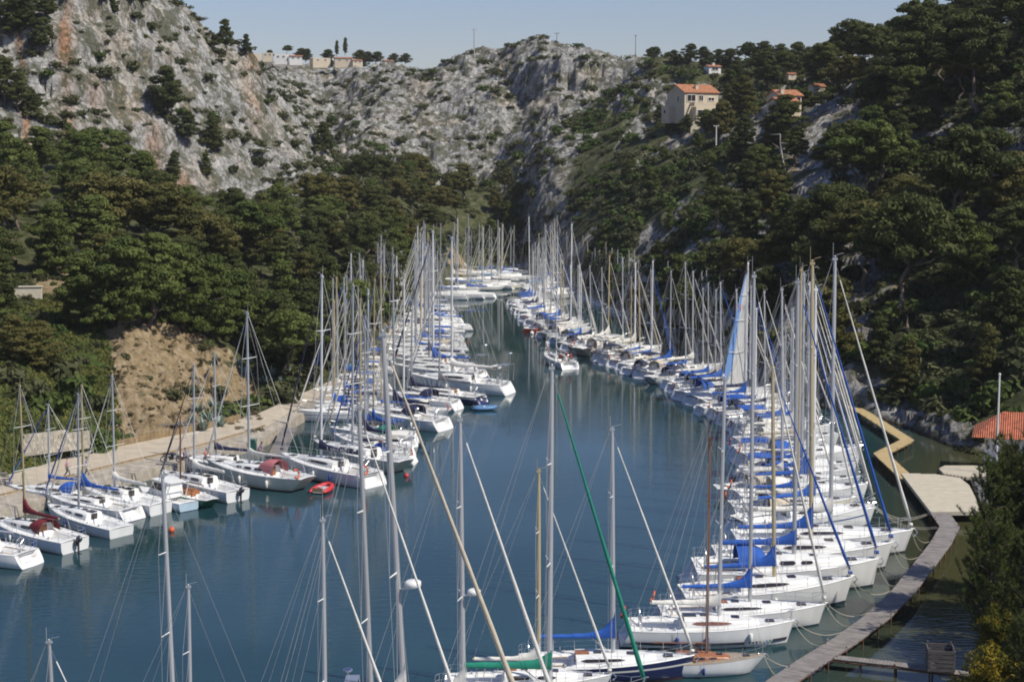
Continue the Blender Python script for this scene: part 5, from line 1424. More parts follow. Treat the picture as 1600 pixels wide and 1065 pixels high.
def house(name, loc, rz, blocks, mat, label, wins=(), chimneys=(), cat="house", tile=None, door=None):
    """blocks: (cx, cy, w, d, z0, h, roof_h or None for flat); windows: (x, z, w, h) on the front, or with side 'L'"""
    r = link(name, None, loc=loc, rz=rz); tag(r, label, cat)
    w_ = MB(); roofs = []
    for (cx, cy, w, d, z0, h, rh) in blocks:
        if rh:
            x0, x1, y0, y1 = cx - w / 2, cx + w / 2, cy - d / 2, cy + d / 2; z1 = z0 + h
            w_.add([(x0, y0, z0), (x1, y0, z0), (x1, y1, z0), (x0, y1, z0), (x0, y0, z1), (x1, y0, z1), (x1, y1, z1), (x0, y1, z1), (x0, cy, z1 + rh), (x1, cy, z1 + rh)], [(0, 1, 5, 4), (2, 3, 7, 6), (1, 2, 6, 9, 5), (3, 0, 4, 8, 7)])
            m = MB(); o = .35; t = .18; k = rh / (d / 2)
            for sg in (-1, 1):
                ye = cy + sg * (d / 2 + o); ze = z1 - o * k
                m.add([(x0 - o, ye, ze), (x1 + o, ye, ze), (x1 + o, cy, z1 + rh), (x0 - o, cy, z1 + rh), (x0 - o, ye, ze + t), (x1 + o, ye, ze + t), (x1 + o, cy, z1 + rh + t), (x0 - o, cy, z1 + rh + t)], [(0, 3, 2, 1), (4, 5, 6, 7), (0, 1, 5, 4), (1, 2, 6, 5), (3, 0, 4, 7)])
            roofs.append(m)
        else:
            w_.box((cx, cy, z0 + h / 2), (w, d, h))
    wall = link("wall", w_.mesh("wall", mat), r)
    rr = None
    for m in roofs: rr = link("roof", m.mesh("roof", tile or M_TILE), r)
    for (x, y, z, h) in chimneys:
        m = MB(); m.box((x, y, z + h / 2), (.8, .8, h)); m.box((x, y, z + h + .06), (1.0, 1.0, .12)); link("chimney", m.mesh("chimney", mat), rr or r)
    for wn_ in wins:
        x, y, z, w, h = wn_[:5]; side = wn_[5] if len(wn_) > 5 else 'F'
        m = MB(); g_ = MB()
        if side == 'F':
            for (dx, dz, a, b2) in ((0, h / 2, w, .12), (0, -h / 2, w + .2, .14), (-w / 2, 0, .12, h), (w / 2, 0, .12, h), (0, 0, .07, h - .1)): m.box((x + dx, y - .05, z + dz), (a, .16, b2))
            g_.box((x, y, z), (w, .08, h))
        else:
            for (dy, dz, a, b2) in ((0, h / 2, w, .12), (0, -h / 2, w, .14), (-w / 2, 0, .12, h), (w / 2, 0, .12, h)): m.box((x - .05, y + dy, z + dz), (.16, a, b2))
            g_.box((x, y, z), (.08, w, h))
        f = link("window", m.mesh("window_frame", M_WALLW), r); link("pane", g_.mesh("pane", M_GLASS), f)
    return r
vp = hit(1078, 176, 200); VY = vp.y if vp else 370
def at_px(u, v, Y): p = W(u, v, Y); return Vector((p.x, p.y, p.z))
base = at_px(1082, 181, 392)
vil = house("villa", base, R(28), [(0, 0, 10.5, 8, -2, 7.9, 2.0), (1.2, -5.0, 8.6, 2.2, -2, 4.2, None), (5.6, -4.6, 6.4, 2.4, 1.55, .55, None), (-5.9, 2.2, 2.4, 3.5, -2, 4.4, None)], M_WALLB,
      "large beige two-storey villa with orange tiled roof and long balcony on the right hillside",
      wins=[(-3.2, -4.02, 4.4, 2.6, 1.7), (-.2, -4.02, 4.4, 1.4, 1.5), (3.0, -4.02, 4.2, 1.9, .9), (-1.4, -6.12, .8, 2.6, 1.2), (2.6, -6.12, .5, 1.8, 1.8), (-5.27, -1.2, 4.2, .8, 1.6, 'L'), (-5.27, 1.6, 1.6, .8, 1.2, 'L'), (-7.12, 2.2, 1.0, 1.2, 1.0, 'L')], chimneys=[(-.6, -2.4, 5.6, 2.2)])
vil.scale = (.93, .93, .93)
m = MB(); m.box((1.2, -6.0, 2.75), (9.6, .14, .9)); m.box((-3.5, -5.0, 2.75), (.14, 1.9, .9)); link("balcony_wall", m.mesh("balcony", M_WALLB), vil)
m = MB(); m.box((1.0, -8.2, -3.2), (15, 1.2, 3.2)); m.box((1.0, -7.0, -1.75), (15, 3.4, .25)); link("garden_wall", m.mesh("garden_wall", M_DRYSTONE), vil)
for x in (4.0, 6.0, 7.9): m = MB(); m.box((x, -5.7, -.6), (.35, .35, 4.3)); link("pillar", m.mesh("pillar", M_WALLB), vil)
b2 = at_px(1222, 173, 322)
house("small_house", b2, R(24), [(1.2, 1.2, 5.2, 4.6, -2, 5.0, 1.0), (-1.3, -2.4, 4.6, 3.6, -2, 3.6, .8)], M_WALLB, "smaller beige house with stepped orange roofs right of the large villa",
      wins=[(-.9, -4.22, .5, 2.0, 1.0), (2.6, -1.12, 2.2, 1.9, .9), (-3.62, -2.4, .4, .9, 1.0, 'L')], chimneys=[(-.6, -.6, 2.8, 1.5)])
b3 = at_px(1113, 113, 445); _h = house("white_pavilion", b3, R(20), [(0, 0, 4.5, 4, -2, 3.8, .5)], M_WALLW, "little white pavilion with a pointed roof in the trees above the villa", wins=[(0, -2.02, 1.0, 2.4, .9)], chimneys=[(.3, 0, 2.0, 1.0)]); _h.scale = (.8, .8, .8)
b4 = at_px(1236, 120, 400); _h = house("roofed_cottage", b4, R(15), [(0, 0, 5, 4, -2, 3.4, .9)], M_WALLB, "half-hidden cottage with orange roof in the trees above the smaller house", wins=[(0, -2.02, .6, 1.2, .9)]); _h.scale = (.42, .42, .42)
b5 = at_px(1276, 142, 360); _h = house("hillside_cottage", b5, R(20), [(0, 0, 5, 4, -2.5, 4, 1.0)], M_WALLB, "cottage roof peeping out at the foot of the tall umbrella pines", wins=[(0, -2.02, .6, 1.0, .9)]); _h.scale = (.6, .6, .6)
b6 = at_px(1288, 102, 420); _h = house("white_villa", b6, R(10), [(0, 0, 7, 5, -2, 3.6, None)], M_WALLW, "white flat-roofed house on the skyline left of the tallest umbrella pine", wins=[(0, -2.52, .6, 1.6, 1.0)]); _h.scale = (.5, .5, .5)
for (u, v, w, h, kind, lab) in ((440, 92, 5.5, 3.2, 0, "leftmost white house on the far plateau, tallest of them"), (462, 93, 5.5, 2.2, 1, "low pale house directly right of the tallest white plateau house"), (500, 97, 8, 3.0, 0, "boxy beige house in the middle of the far plateau"),
                               (536, 97, 7.5, 2.8, 1, "long beige house with orange roof on the far plateau"), (556, 99, 4.5, 2.0, 1, "short wing with orange roof at the right end of the long plateau house"), (606, 99, 4, 1.6, 1, "tiny house with orange roof standing alone at the right end of the far plateau"), (418, 88, 4.5, 2.4, 0, "stone-coloured cube house on the far plateau next to the left ridge"), (394, 92, 3.4, 2.2, 0, "pale ruined gable on the crest of the left ridge")):
    Y_ = 655 if u > 405 else 405; p = at_px(u, v, Y_); sc = Y_ / 400.0
    hh_ = house("plateau_house" if u > 405 else "ruined_hut", p, R(rnd.uniform(-5, 25)), [(0, 0, w * 1.15, 6, -5, 5 + h, .9 if kind else None)], M_WALLW if u in (440, 462) else M_WALLB, lab, wins=[(-w * .25, -3.02, h * .5, 1.1, 1.2), (w * .25, -3.02, h * .5, 1.1, 1.2)] if u > 405 else []); hh_.scale = (.8, .8, .5)
for (u, v, h, k, sw) in ((425, 92, 6, 'bushy', 1.1), (452, 88, 7, 'umbrella', 1), (473, 94, 8, 'bushy', 1.2), (482, 95, 8, 'bushy', 1), (514, 96, 8, 'bushy', 1.2), (530, 86, 9, 'conic', .5), (543, 84, 10, 'conic', .5), (566, 97, 8, 'bushy', 1.5), (578, 97, 7, 'bushy', 1.4), (590, 97, 7, 'bushy', 1.4), (618, 98, 6, 'bushy', 1.5), (636, 98, 6, 'bushy', 1.5), (500, 104, 5, 'bushy', 1.6), (545, 104, 5, 'bushy', 1.8), (570, 104, 5, 'bushy', 1.8), (520, 105, 5, 'bushy', 1.6)):
    p = at_px(u, v, 660); p.y = 664; p.x = xu(u, 664)
    crown, trunk = rnd.choice(PT[k]); r = link("pine_tree", None, loc=(p.x, p.y, p.z)); s = h / 10; s *= .68; sw *= 1.35; r.scale = (s * sw, s * sw, s); c = link("crown", crown, r); link("trunk", trunk, r)
    c.material_slots[0].link = 'OBJECT'; c.material_slots[0].material = M_PINE[2]; TREES.append(dict(o=r, u=u, v=v, kind=k, mi=2, h=h, info='plateau'))
# tent-roofed hut on the left quay
hp = G(600, 508, 1.3); hr = link("harbour_hut", None, loc=(hp.x, hp.y, 1.1), rz=R(-14)); tag(hr, "harbour hut with a pale beige tent roof and a red banner, behind the left row", "hut")
m = MB(); m.box((0, 0, 1.0), (3.4, 2.6, 2.0)); link("wall", m.mesh("hut_wall", simple("hut_green", (.03, .16, .07), .8)), hr)
m = MB(); m.add([(-2.1, -1.6, 1.9), (2.1, -1.6, 1.9), (2.1, 1.6, 1.9), (-2.1, 1.6, 1.9), (-1.3, -.2, 3.5), (1.7, -.2, 3.5), (1.7, .2, 3.5), (-1.3, .2, 3.5)], [(0, 1, 5, 4), (1, 2, 6, 5), (2, 3, 7, 6), (3, 0, 4, 7), (4, 5, 6, 7), (0, 3, 2, 1)]); link("roof", m.mesh("hut_roof", simple("tent_cloth", (.66, .52, .42), .9)), hr)
m = MB(); m.box((-.8, -1.64, 1.5), (1.6, .05, .7)); link("banner", m.mesh("banner", M_CLOTH["red"]), hr); m = MB(); m.box((.9, -1.64, 1.35), (1.3, .05, 1.0)); link("banner", m.mesh("banner", M_CLOTH["light blue"]), hr)
# boathouse with hipped tile roof, right edge
bp_ = Vector((xu(1606, 146), 146, .8)); br = link("boathouse", None, loc=bp_, rz=R(-18)); tag(br, "boathouse with spreading red tiled hip roof behind the near pines at the right edge", "boathouse")
m = MB(); m.box((0, 0, 1.5), (6.2, 4.6, 3.0)); link("wall", m.mesh("wall", M_WALLW), br)
m = MB(); m.add([(-4.2, -3.2, 2.9), (4.2, -3.2, 2.9), (4.2, 3.2, 2.9), (-4.2, 3.2, 2.9), (-1.6, 0, 4.9), (1.6, 0, 4.9)], [(0, 1, 5, 4), (1, 2, 5), (2, 3, 4, 5), (3, 0, 4), (0, 3, 2, 1)]); link("roof", m.mesh("roof", M_TILER), br)
m = MB(); m.box((-.8, -2.32, 1.2), (1.1, .08, 2.1)); link("door", m.mesh("door", M_TIMBER), br)
def pole(name, u, v0, v1, Y, r_, label, cat, mat, arm=None):
    a = W(u, v0, Y); b_ = W(u, v1, Y); m = MB(); m.tube([(0, 0, -1.5), (0, 0, a.z - b_.z)], [r_, r_ * .7], 7)
    if arm: m.box((0, 0, (a.z - b_.z) * .95), (arm, .12, .12)); m.box((-arm * .4, 0, (a.z - b_.z)), (.08, .08, .25)); m.box((arm * .4, 0, (a.z - b_.z)), (.08, .08, .25))
    else: m.ball((0, 0, a.z - b_.z + .08), .12)
    o = link(name, m.mesh(name, mat), loc=b_); tag(o, label, cat); return o
pole("white_pole", 1557, 586, 720, 141, .10, "tall slim white pole beside the red-roofed boathouse", "pole", M_ALU["white"])
pole("utility_pole", 741, 45, 84, 575, .22, "tallest utility pole on the skyline, over the bare central hill", "utility pole", M_DEAD, 2.2)
pole("utility_pole", 870, 51, 80, 560, .13, "thin crossbar pole on the skyline above the steep rock face", "utility pole", M_BARK, 1.8)
pole("utility_pole", 993, 55, 84, 530, .12, "thin utility pole on the skyline left of the lone round pine", "utility pole", M_BARK, .8)
pole("white_post", 1119, 196, 216, 340, .14, "short white post with a crosspiece below the large villa", "post", M_WALLW, 1.2)

# ------------------------------------------------------------ people
M_SKIN = simple("skin", (.50, .30, .20), .6); M_HAIR = simple("hair_dark", (.03, .02, .015), .7)
CL = {n: simple("clothes_" + n, c, .9, var=.1) for n, c in {"pink": (.55, .30, .42), "slate": (.12, .16, .18), "violet": (.22, .18, .34), "khaki": (.24, .21, .15), "navy": (.03, .035, .07), "coral": (.60, .12, .10), "black": (.02, .02, .02), "purple": (.20, .08, .26), "white": (.7, .7, .72), "red": (.45, .02, .03), "darkred": (.25, .03, .03), "pale": (.5, .48, .42)}.items()}
def skin_obj(name, verts, edges, mat, parent, sub=1):
    me = bpy.data.meshes.new(name); me.from_pydata([v[:3] for v in verts], edges, []); o = bpy.data.objects.new(name, me); COL.objects.link(o)
    o.modifiers.new("skin", 'SKIN'); sl = me.skin_vertices[0].data
    for i, v in enumerate(verts): sl[i].radius = (v[3], v[4] if len(v) > 4 else v[3]); sl[i].use_root = (i == 0)
    sb_ = o.modifiers.new("sub", 'SUBSURF'); sb_.levels = sub; sb_.render_levels = sub
    bpy.context.view_layer.update(); dg = bpy.context.evaluated_depsgraph_get()
    nm = bpy.data.meshes.new_from_object(o.evaluated_get(dg)); bpy.data.objects.remove(o)
    nm.materials.clear(); nm.materials.append(mat); nm.polygons.foreach_set("use_smooth", [True] * len(nm.polygons))
    return link(name, nm, parent)
def person(loc, rz, pose, top, legs, label, scale=1.0, hair=M_HAIR, shorts=False):
    r = link("person", None, loc=loc, rz=rz); r.scale = (scale,) * 3; tag(r, label, "person")
    hip = .92
    if pose == 'walk': K = [(.10, .22, .50, -.02), (-.10, -.12, .50, -.02)]; legs_j = [((.10, -.02, .88), (.11, .20, .48), (.11, .24, .07), (.11, .38, .04)), ((-.10, 0, .88), (-.11, .02, .48), (-.11, -.26, .10), (-.11, -.14, .04))]; tz = 0; lean = .03
    elif pose == 'stand': legs_j = [((.10, 0, .88), (.12, .02, .48), (.13, 0, .07), (.14, .15, .04)), ((-.10, 0, .88), (-.12, .02, .48), (-.13, 0, .07), (-.14, .15, .04))]; tz = 0; lean = .02
    else: legs_j = [((.10, .04, .46), (.13, .46, .50), (.13, .50, .10), (.14, .64, .06)), ((-.10, .04, .46), (-.13, .46, .50), (-.13, .48, .10), (-.14, .62, .06))]; tz = -.42; lean = .12 if pose == 'sit' else .35
    H = lambda x, y, z: (x, y + lean * max(0, (z - .9)) * 1.4, z + tz)
    V = []; E = []
    def add(p, r0, par=None, r1=None):
        V.append((p[0], p[1], p[2], r0, r1 or r0));
        if par is not None: E.append((par, len(V) - 1))
        return len(V) - 1
    pel = add(H(0, 0, .93), .13, None, .10); wst = add(H(0, 0, 1.10), .125, pel, .09); ch = add(H(0, 0, 1.33), .155, wst, .10); nk = add(H(0, .01, 1.50), .055, ch); hd0 = add(H(0, .02, 1.58), .075, nk); hd = add(H(0, .03, 1.68), .092, hd0); add(H(0, .02, 1.76), .06, hd); add(H(0, .125, 1.66), .014, hd)
    arms = []
    for sg in (1, -1):
        sw = .22 if pose == 'walk' else .05
        sh = add(H(.19 * sg, 0, 1.42), .055, ch)
        if pose in ('walk', 'stand'): el = H(.25 * sg, -.05 + sw * -sg * .6, 1.14); wr = H(.26 * sg, .08 + sw * -sg, .90)
        else: el = H(.26 * sg, .12, 1.18); wr = H(.16 * sg, .36, 1.02)
        e = add(el, .042, sh); w = add(wr, .030, e); arms.append((H(.19 * sg, 0, 1.42), el, wr))
        d = (Vector(wr) - Vector(el)).normalized(); pm_ = Vector(wr) + d * .07; pa = add(tuple(pm_), .034, w, .018)
        side = Vector((0, 1, 0)) if abs(d.y) < .8 else Vector((1, 0, 0))
        for i, (o_, ln) in enumerate(((-.03, .065), (-.01, .08), (.01, .085), (.03, .075))):
            b0 = pm_ + side * o_ + d * .03; k0 = add(tuple(b0), .009, pa); k1 = add(tuple(b0 + d * ln * .6), .008, k0); add(tuple(b0 + d * ln + Vector((-sg * .02, 0, 0))), .007, k1)
        t0 = add(tuple(Vector(wr) + d * .03 + side * .035), .010, w); add(tuple(Vector(wr) + d * .08 + side * .06), .009, t0)
    for lj in legs_j:
        a = add(lj[0], .085, pel); b_ = add(lj[1], .058, a); c = add(lj[2], .040, b_); f = add(lj[3], .035, c)
    skin_obj("body", V, E, M_SKIN, r)
    V = []; E = []; wst = add(H(0, 0, .98), .155, None, .12); c1 = add(H(0, 0, 1.15), .15, wst, .115); ch = add(H(0, 0, 1.35), .178, c1, .125)
    for (s_, e_, w_) in arms:
        a = add(s_, .072, ch); b_ = add(e_, .055, a)
        if pose != 'walk': add(tuple(Vector(e_).lerp(Vector(w_), .8)), .042, b_)
    skin_obj("shirt", V, E, CL[top], r)
    V = []; E = []; p0 = add(H(0, 0, .95), .145, None, .115)
    for lj in legs_j:
        a = add(lj[0], .10, p0); k_ = add(lj[1], .075, a)
        if not shorts: add(lj[2], .06, k_)
    skin_obj("trousers", V, E, CL[legs], r)
    m = MB(); hc = H(0, .005, 1.71); m.ball(hc, (.105, .115, .10), 0, 12, 8); m.v = [(x, y, z if z > hc[2] - .03 else hc[2] - .03) for x, y, z in m.v]; link("hair", m.mesh("hair", hair, True), r)
    return r
gz = lambda u, v: G(u, v, 1.2)
person(gz(105, 745), R(-70), 'walk', "pink", "slate", "person in a pink shirt and slate trousers walking on the left sandy path")
person(gz(135, 744), R(-80), 'walk', "violet", "khaki", "person in a violet top and khaki trousers walking with a small dog")
person(gz(321, 722), R(-120), 'sit', "coral", "black", "person in a coral top and black trousers sitting on the edge of the path")
person(gz(403, 712), R(-100), 'crouch', "purple", "black", "person in a purple jacket bending down beside the green bin")
person(gz(287, 722), R(-90), 'sit', "violet", "navy", "person in pale violet sitting beside the parked motorcycle on the path")
def on_boat(b, lx, ly, lz): 
    p = b['o'].matrix_basis @ Vector((lx, ly, lz)); return p
ma = math.atan2(G(848, 562).y - G(892, 577).y, G(848, 562).x - G(892, 577).x)
person(on_boat(MOVING, 3.9, .1, 1.36), ma - R(90), 'stand', "white", "pale", "person in a white top standing at the bow of the sloop motoring in the channel", shorts=True)
person(on_boat(MOVING, -2.4, .75, .92), ma - R(180), 'sit', "darkred", "navy", "person in dark red sitting on the near side of the moving sloop's cockpit")
person(on_boat(MOVING, -3.4, -.75, .92), ma, 'sit', "red", "navy", "person in bright red jacket at the stern of the moving sloop")
person(on_boat(MOVING, -1.9, -.75, .92), ma, 'sit', "red", "pale", "person in red sitting farther forward in the moving sloop's cockpit")
# dog
V = [(0, -.20, .30, .085, .08), (0, 0, .32, .085, .08), (0, .20, .34, .095, .09), (0, .30, .42, .055), (0, .40, .50, .06), (0, .50, .47, .03), (0, -.30, .38, .02), (0, -.42, .46, .014)]; E = [(0, 1), (1, 2), (2, 3), (3, 4), (4, 5), (0, 6), (6, 7)]
for sx in (.07, -.07):
    n = len(V); V += [(sx, .20, .22, .035), (sx, .19, .12, .022), (sx, .22, .02, .02)]; E += [(2, n), (n, n + 1), (n + 1, n + 2)]
    n = len(V); V += [(sx, -.16, .22, .045), (sx, -.27, .12, .022), (sx, -.25, .02, .02)]; E += [(0, n), (n, n + 1), (n + 1, n + 2)]
    n = len(V); V += [(sx * .6, .37, .56, .018), (sx * .8, .36, .60, .010)]; E += [(4, n), (n, n + 1)]
dr = link("dog", None, loc=gz(120, 744), rz=R(-75)); tag(dr, "small pale dog on the path between the two walkers", "dog"); skin_obj("body", V, E, CL["pale"], dr)
# motorcycle
mr_ = link("motorcycle", None, loc=gz(268, 722), rz=R(15)); tag(mr_, "dark parked motorcycle on the sandy path by the board wall", "motorcycle")
for x in (-.7, .7):
    m = MB(); m.tube([(x + .28 * math.cos(a), 0, .31 + .28 * math.sin(a)) for a in [2 * math.pi * k / 16 for k in range(17)]], .055, 6); w = link("wheel", m.mesh("tyre", M_BLACK, True), mr_)
    m = MB(); [m.tube([(x, 0, .31), (x + .25 * math.cos(a), 0, .31 + .25 * math.sin(a))], .012, 4) for a in [math.pi * k / 3 for k in range(6)]]; link("rim", m.mesh("rim", M_STEEL), w)
m = MB(); m.tube([(-.7, 0, .32), (-.15, 0, .55), (.35, 0, .72), (.7, 0, .32)], .05, 6); m.box((0, 0, .42), (.45, .26, .32)); link("frame", m.mesh("frame", M_BLACK), mr_)
m = MB(); m.ball((.15, 0, .80), (.30, .15, .15)); link("fuel_tank", m.mesh("tank", CL["navy"], True), mr_); m = MB(); m.box((-.42, 0, .80), (.65, .24, .10)); link("seat", m.mesh("seat", M_BLACK), mr_)
m = MB(); m.tube([(.42, -.35, 1.02), (.52, -.1, .98), (.52, .1, .98), (.42, .35, 1.02)], .018, 5); m.tube([(.52, 0, .98), (.68, 0, .4)], .03, 5); link("handlebar", m.mesh("bars", M_STEEL), mr_)

# ------------------------------------------------------------ small craft, buoys
def dinghy(p, rz, mat, label, s=1.0, motor=False):
    r = link("inflatable_dinghy", None, loc=p, rz=rz); r.scale = (s,) * 3; tag(r, label, "dinghy")
    m = MB(); pts = [(-1.35, .55, .22), (-.6, .58, .22), (.3, .55, .23), (.95, .35, .28), (1.2, 0, .33), (.95, -.35, .28), (.3, -.55, .23), (-.6, -.58, .22), (-1.35, -.55, .22)]
    m.tube(pts, [.10, .2, .2, .19, .18, .19, .2, .2, .10], 9); link("tube", m.mesh("tube", mat, True), r)
    m = MB(); m.box((-.15, 0, .12), (2.0, .8, .06)); link("floor", m.mesh("floor", M_DECKGREY), r); m = MB(); m.box((-1.1, 0, .28), (.06, .85, .38)); link("transom", m.mesh("transom", M_TEAK), r); m = MB(); m.box((0, 0, .34), (.25, .95, .04)); link("seat", m.mesh("seat", M_DECKGREY), r)
    return r
M_REDR = simple("red_rubber", (.50, .035, .04), .5, var=.08); M_GREYR = simple("grey_rubber", (.42, .43, .44), .5)
dinghy(G(505, 767), R(75), M_REDR, "red inflatable dinghy afloat between two white sterns on the left", 1.15)
dinghy(G(1087, 622), R(20), M_RUB, "white dinghy with yellow trim afloat by the sterns of the right row", .95)
dinghy(G(757, 640), R(5), simple("blue_rubber", (.10, .22, .40), .5), "pale blue dinghy alongside the navy-hulled sloop", 1.1)
dinghy(on_boat([b for b in BOATS if b['label'] and 'stern arch on the left row' in b['label']][0], -6.0, 0, 1.3), R(80), M_GREYR, "grey dinghy hanging at the stern of a sloop in the left row", .95)
# white motor cruiser beside the green launch
a, b_ = G(302, 800), G(212, 775); ang = math.atan2(b_.y - a.y, b_.x - a.x); c = (a + b_) / 2; mrr = link("motor_boat", None, loc=(c.x, c.y, 0), rz=ang); s = .75; mrr.scale = (s,) * 3
tag(mrr, "white motor boat with a glazed wheelhouse and raked arch, beside the green launch", "motor boat")
T = HT["small"]; P_("hull", T["hull"], mrr, M_HULL["pale blue"]); P_("deck", T["deck"], mrr)
m = MB(); m.add([(-2.2, -1.15, 1.1), (1.9, -.9, 1.2), (1.9, .9, 1.2), (-2.2, 1.15, 1.1), (-2.2, -1.0, 2.9), (.5, -.85, 2.9), (.5, .85, 2.9), (-2.2, 1.0, 2.9)], [(0, 1, 5, 4), (1, 2, 6, 5), (2, 3, 7, 6), (3, 0, 4, 7)]); m.box((-.9, 0, 2.95), (3.3, 2.2, .1)); wh = link("wheelhouse", m.mesh("wheelhouse", M_DECK), mrr)
for vs in ([(1.62, -.82, 1.6), (1.62, .82, 1.6), (.72, .78, 2.68), (.72, -.78, 2.68)], [(-1.9, 1.16, 1.9), (.9, 1.02, 1.9), (.35, .93, 2.65), (-1.9, 1.05, 2.65)], [(-1.9, -1.16, 1.9), (.9, -1.02, 1.9), (.35, -.93, 2.65), (-1.9, -1.05, 2.65)]):
    m = MB(); m.add(vs, [(0, 1, 2, 3)]); link("pane", m.mesh("pane", M_GLASS), wh)
m = MB()
for sg in (1, -1): m.tube([(-2.4, sg * 1.3, 1.1), (-3.3, sg * 1.2, 3.0)], .06, 5)
m.tube([(-3.3, -1.2, 3.0), (-3.3, 1.2, 3.0)], .06, 5); link("arch", m.mesh("arch", M_ALU["white"]), mrr)
def buoy(p, r_, mat, label):
    m = MB(); m.ball((0, 0, r_ * .5), r_); m.tube([(0, 0, r_ * 1.3), (0, 0, r_ * 1.75)], r_ * .18, 6); o = link("buoy", m.mesh("buoy", mat, True), loc=p); tag(o, label, "buoy")
buoy(G(831, 522), .35, M_RUB, "white mooring buoy in front of the red-hulled boat on the far right row"); buoy(G(1086, 640), .30, M_RUB, "white buoy just below the white dinghy on the right row")
buoy(G(1161, 678), .28, M_REDR, "red buoy under the sterns in the middle of the right row"); buoy(G(268, 830), .26, M_ORANGE, "orange buoy in the water beside the nearest bare mast on the left"); buoy(G(635, 745), .24, M_REDR, "small red buoy behind the long cream classic sloop")
# red-hulled boat on the far right row
boat_px(826, 520, 868, 508, typ="small", hull="red", topv=400, cover=None, jib="navy", row="right", near=1, L=7.5, label="red-hulled sailboat on the right row beside the white mooring buoy")
# ------------------------------------------------------------ hoisted mainsail with numbers
def solid_text(t):
    bpy.context.view_layer.update(); me = bpy.data.meshes.new_from_object(t.evaluated_get(bpy.context.evaluated_depsgraph_get()))
    o = link("lettering", me, t.parent); o.matrix_local = t.matrix_local.copy(); nm = t.name; bpy.data.objects.remove(t); o.name = nm; return o
def sail(b):
    T = HT["racer"]; xm = T["xs"](.565, 0) - .12; kz = b['mh'] / (b['L'] / 10); foot = 3.7; z0 = DZ + 1.05; z1 = DZ + kz * .93
    M_S = [simple("sailcloth_pale", (.50, .50, .49), .8, var=.06, vscale=.8, bump=.4, bscale=1.5), simple("sailcloth_blue", (.13, .27, .56), .8, var=.05)]
    m = MB(); n, k = 30, 12
    rows = []
    for i in range(n + 1):
        f = i / n; w = foot * ((1 - f) ** .92) + .10 + .25 * math.sin(math.pi * f)
        rows.append([(xm - w * j / k, .25 * math.sin(math.pi * j / k) * (1 - f) + .03 * math.sin(9 * f + j), z0 + (z1 - z0) * f - .12 * math.sin(math.pi * j / k) * (1 - f)) for j in range(k + 1)])
    for i in range(n):
        for j in range(k):
            o = len(m.v); m.v += [rows[i][j], rows[i][j + 1], rows[i + 1][j + 1], rows[i + 1][j]]; m.f.append((o, o + 1, o + 2, o + 3)); m.mi.append(1 if j >= (7 if i > 3 else 8 + (3 - i) // 1 % 3) else 0)
    sl = link("mainsail", m.mesh("mainsail", M_S), b['o'])
    for f in (.30, .58, .80):
        w = foot * ((1 - f) ** .92) + .25 * math.sin(math.pi * f); q = MB(); q.tube([(xm, -.04, z0 + (z1 - z0) * f), (xm - w, -.04, z0 + (z1 - z0) * f + .1)], .035, 4); link("batten", q.mesh("batten", M_ALU["white"]), sl)
    fc = bpy.data.curves.new("sail_number", 'FONT'); fc.body = "F 211"; fc.size = .85; fc.extrude = .004; fc.materials.append(M_CLOTH["pink"])
    t = link("sail_number", fc, sl); t.location = (xm - 2.1, -.12, z0 + (z1 - z0) * .68); t.rotation_euler = (R(90), 0, 0); solid_text(t)
sail(SAILB)
def text_on(parent, body, size, loc, rot, mat, name="lettering"):
    fc = bpy.data.curves.new(name, 'FONT'); fc.body = body; fc.size = size; fc.extrude = .004; fc.materials.append(mat); t = link(name, fc, parent); t.location = loc; t.rotation_euler = rot; return solid_text(t)
def covpart(b): return [o for o in b['o'].children if o.name.startswith("sail_cover")][0]
text_on(covpart(LETTER), "L  aula di Alixa", .34, (-.2, .27, 1.05), (R(90), 0, R(180)), M_RUB)
text_on(covpart(LETTER2), "WFON", .36, (-1.0, .17, 1.08), (R(90), 0, R(180)), M_RUB)
first_left = [b for b in BOATS if b['row'] == 'left'][0]
text_on(first_left['o'], "JARNET", .26, (-4.95, .42, .66), (R(70), 0, R(-90)), M_CLOTH["maroon"])
# dark stripe with seven small marks on the near sloop
T = HT["cruiser"]
def stripe(s0, s1, zc, hw, mat, off=.05, name="hull_stripe"):
    for sg in (1, -1):
        rws = []
        for i in range(18):
            s = s0 + (s1 - s0) * i / 17; row = []
            for z in (zc - hw, zc, zc + hw):
                t = (T["sheer"](s) - z) / (T["sheer"](s) + .42); w = T["half"](s) * (1 - .78 * t ** 4.5) * (1 - .12 * s * t); row.append((T["xs"](s, t), sg * (max(w, .015) + off), z))
            rws.append(row)
        m = MB(); m.grid(rws); link(name, m.mesh(name, mat), FIRST['o'])
M_STRIPE = simple("stripe_charcoal", (.045, .045, .06), .4); stripe(.04, .70, .36, .085, M_STRIPE); stripe(.88, .985, .36, .085, M_STRIPE)
for i in range(7):
    s = .725 + i * .022; stripe(s, s + .013, .36, .06, [M_BLACK, M_CLOTH["navy"], M_CLOTH["navy"], M_CLOTH["grey"], M_CLOTH["beige"], M_CLOTH["light blue"], M_CLOTH["green"]][i], name="stripe_mark")

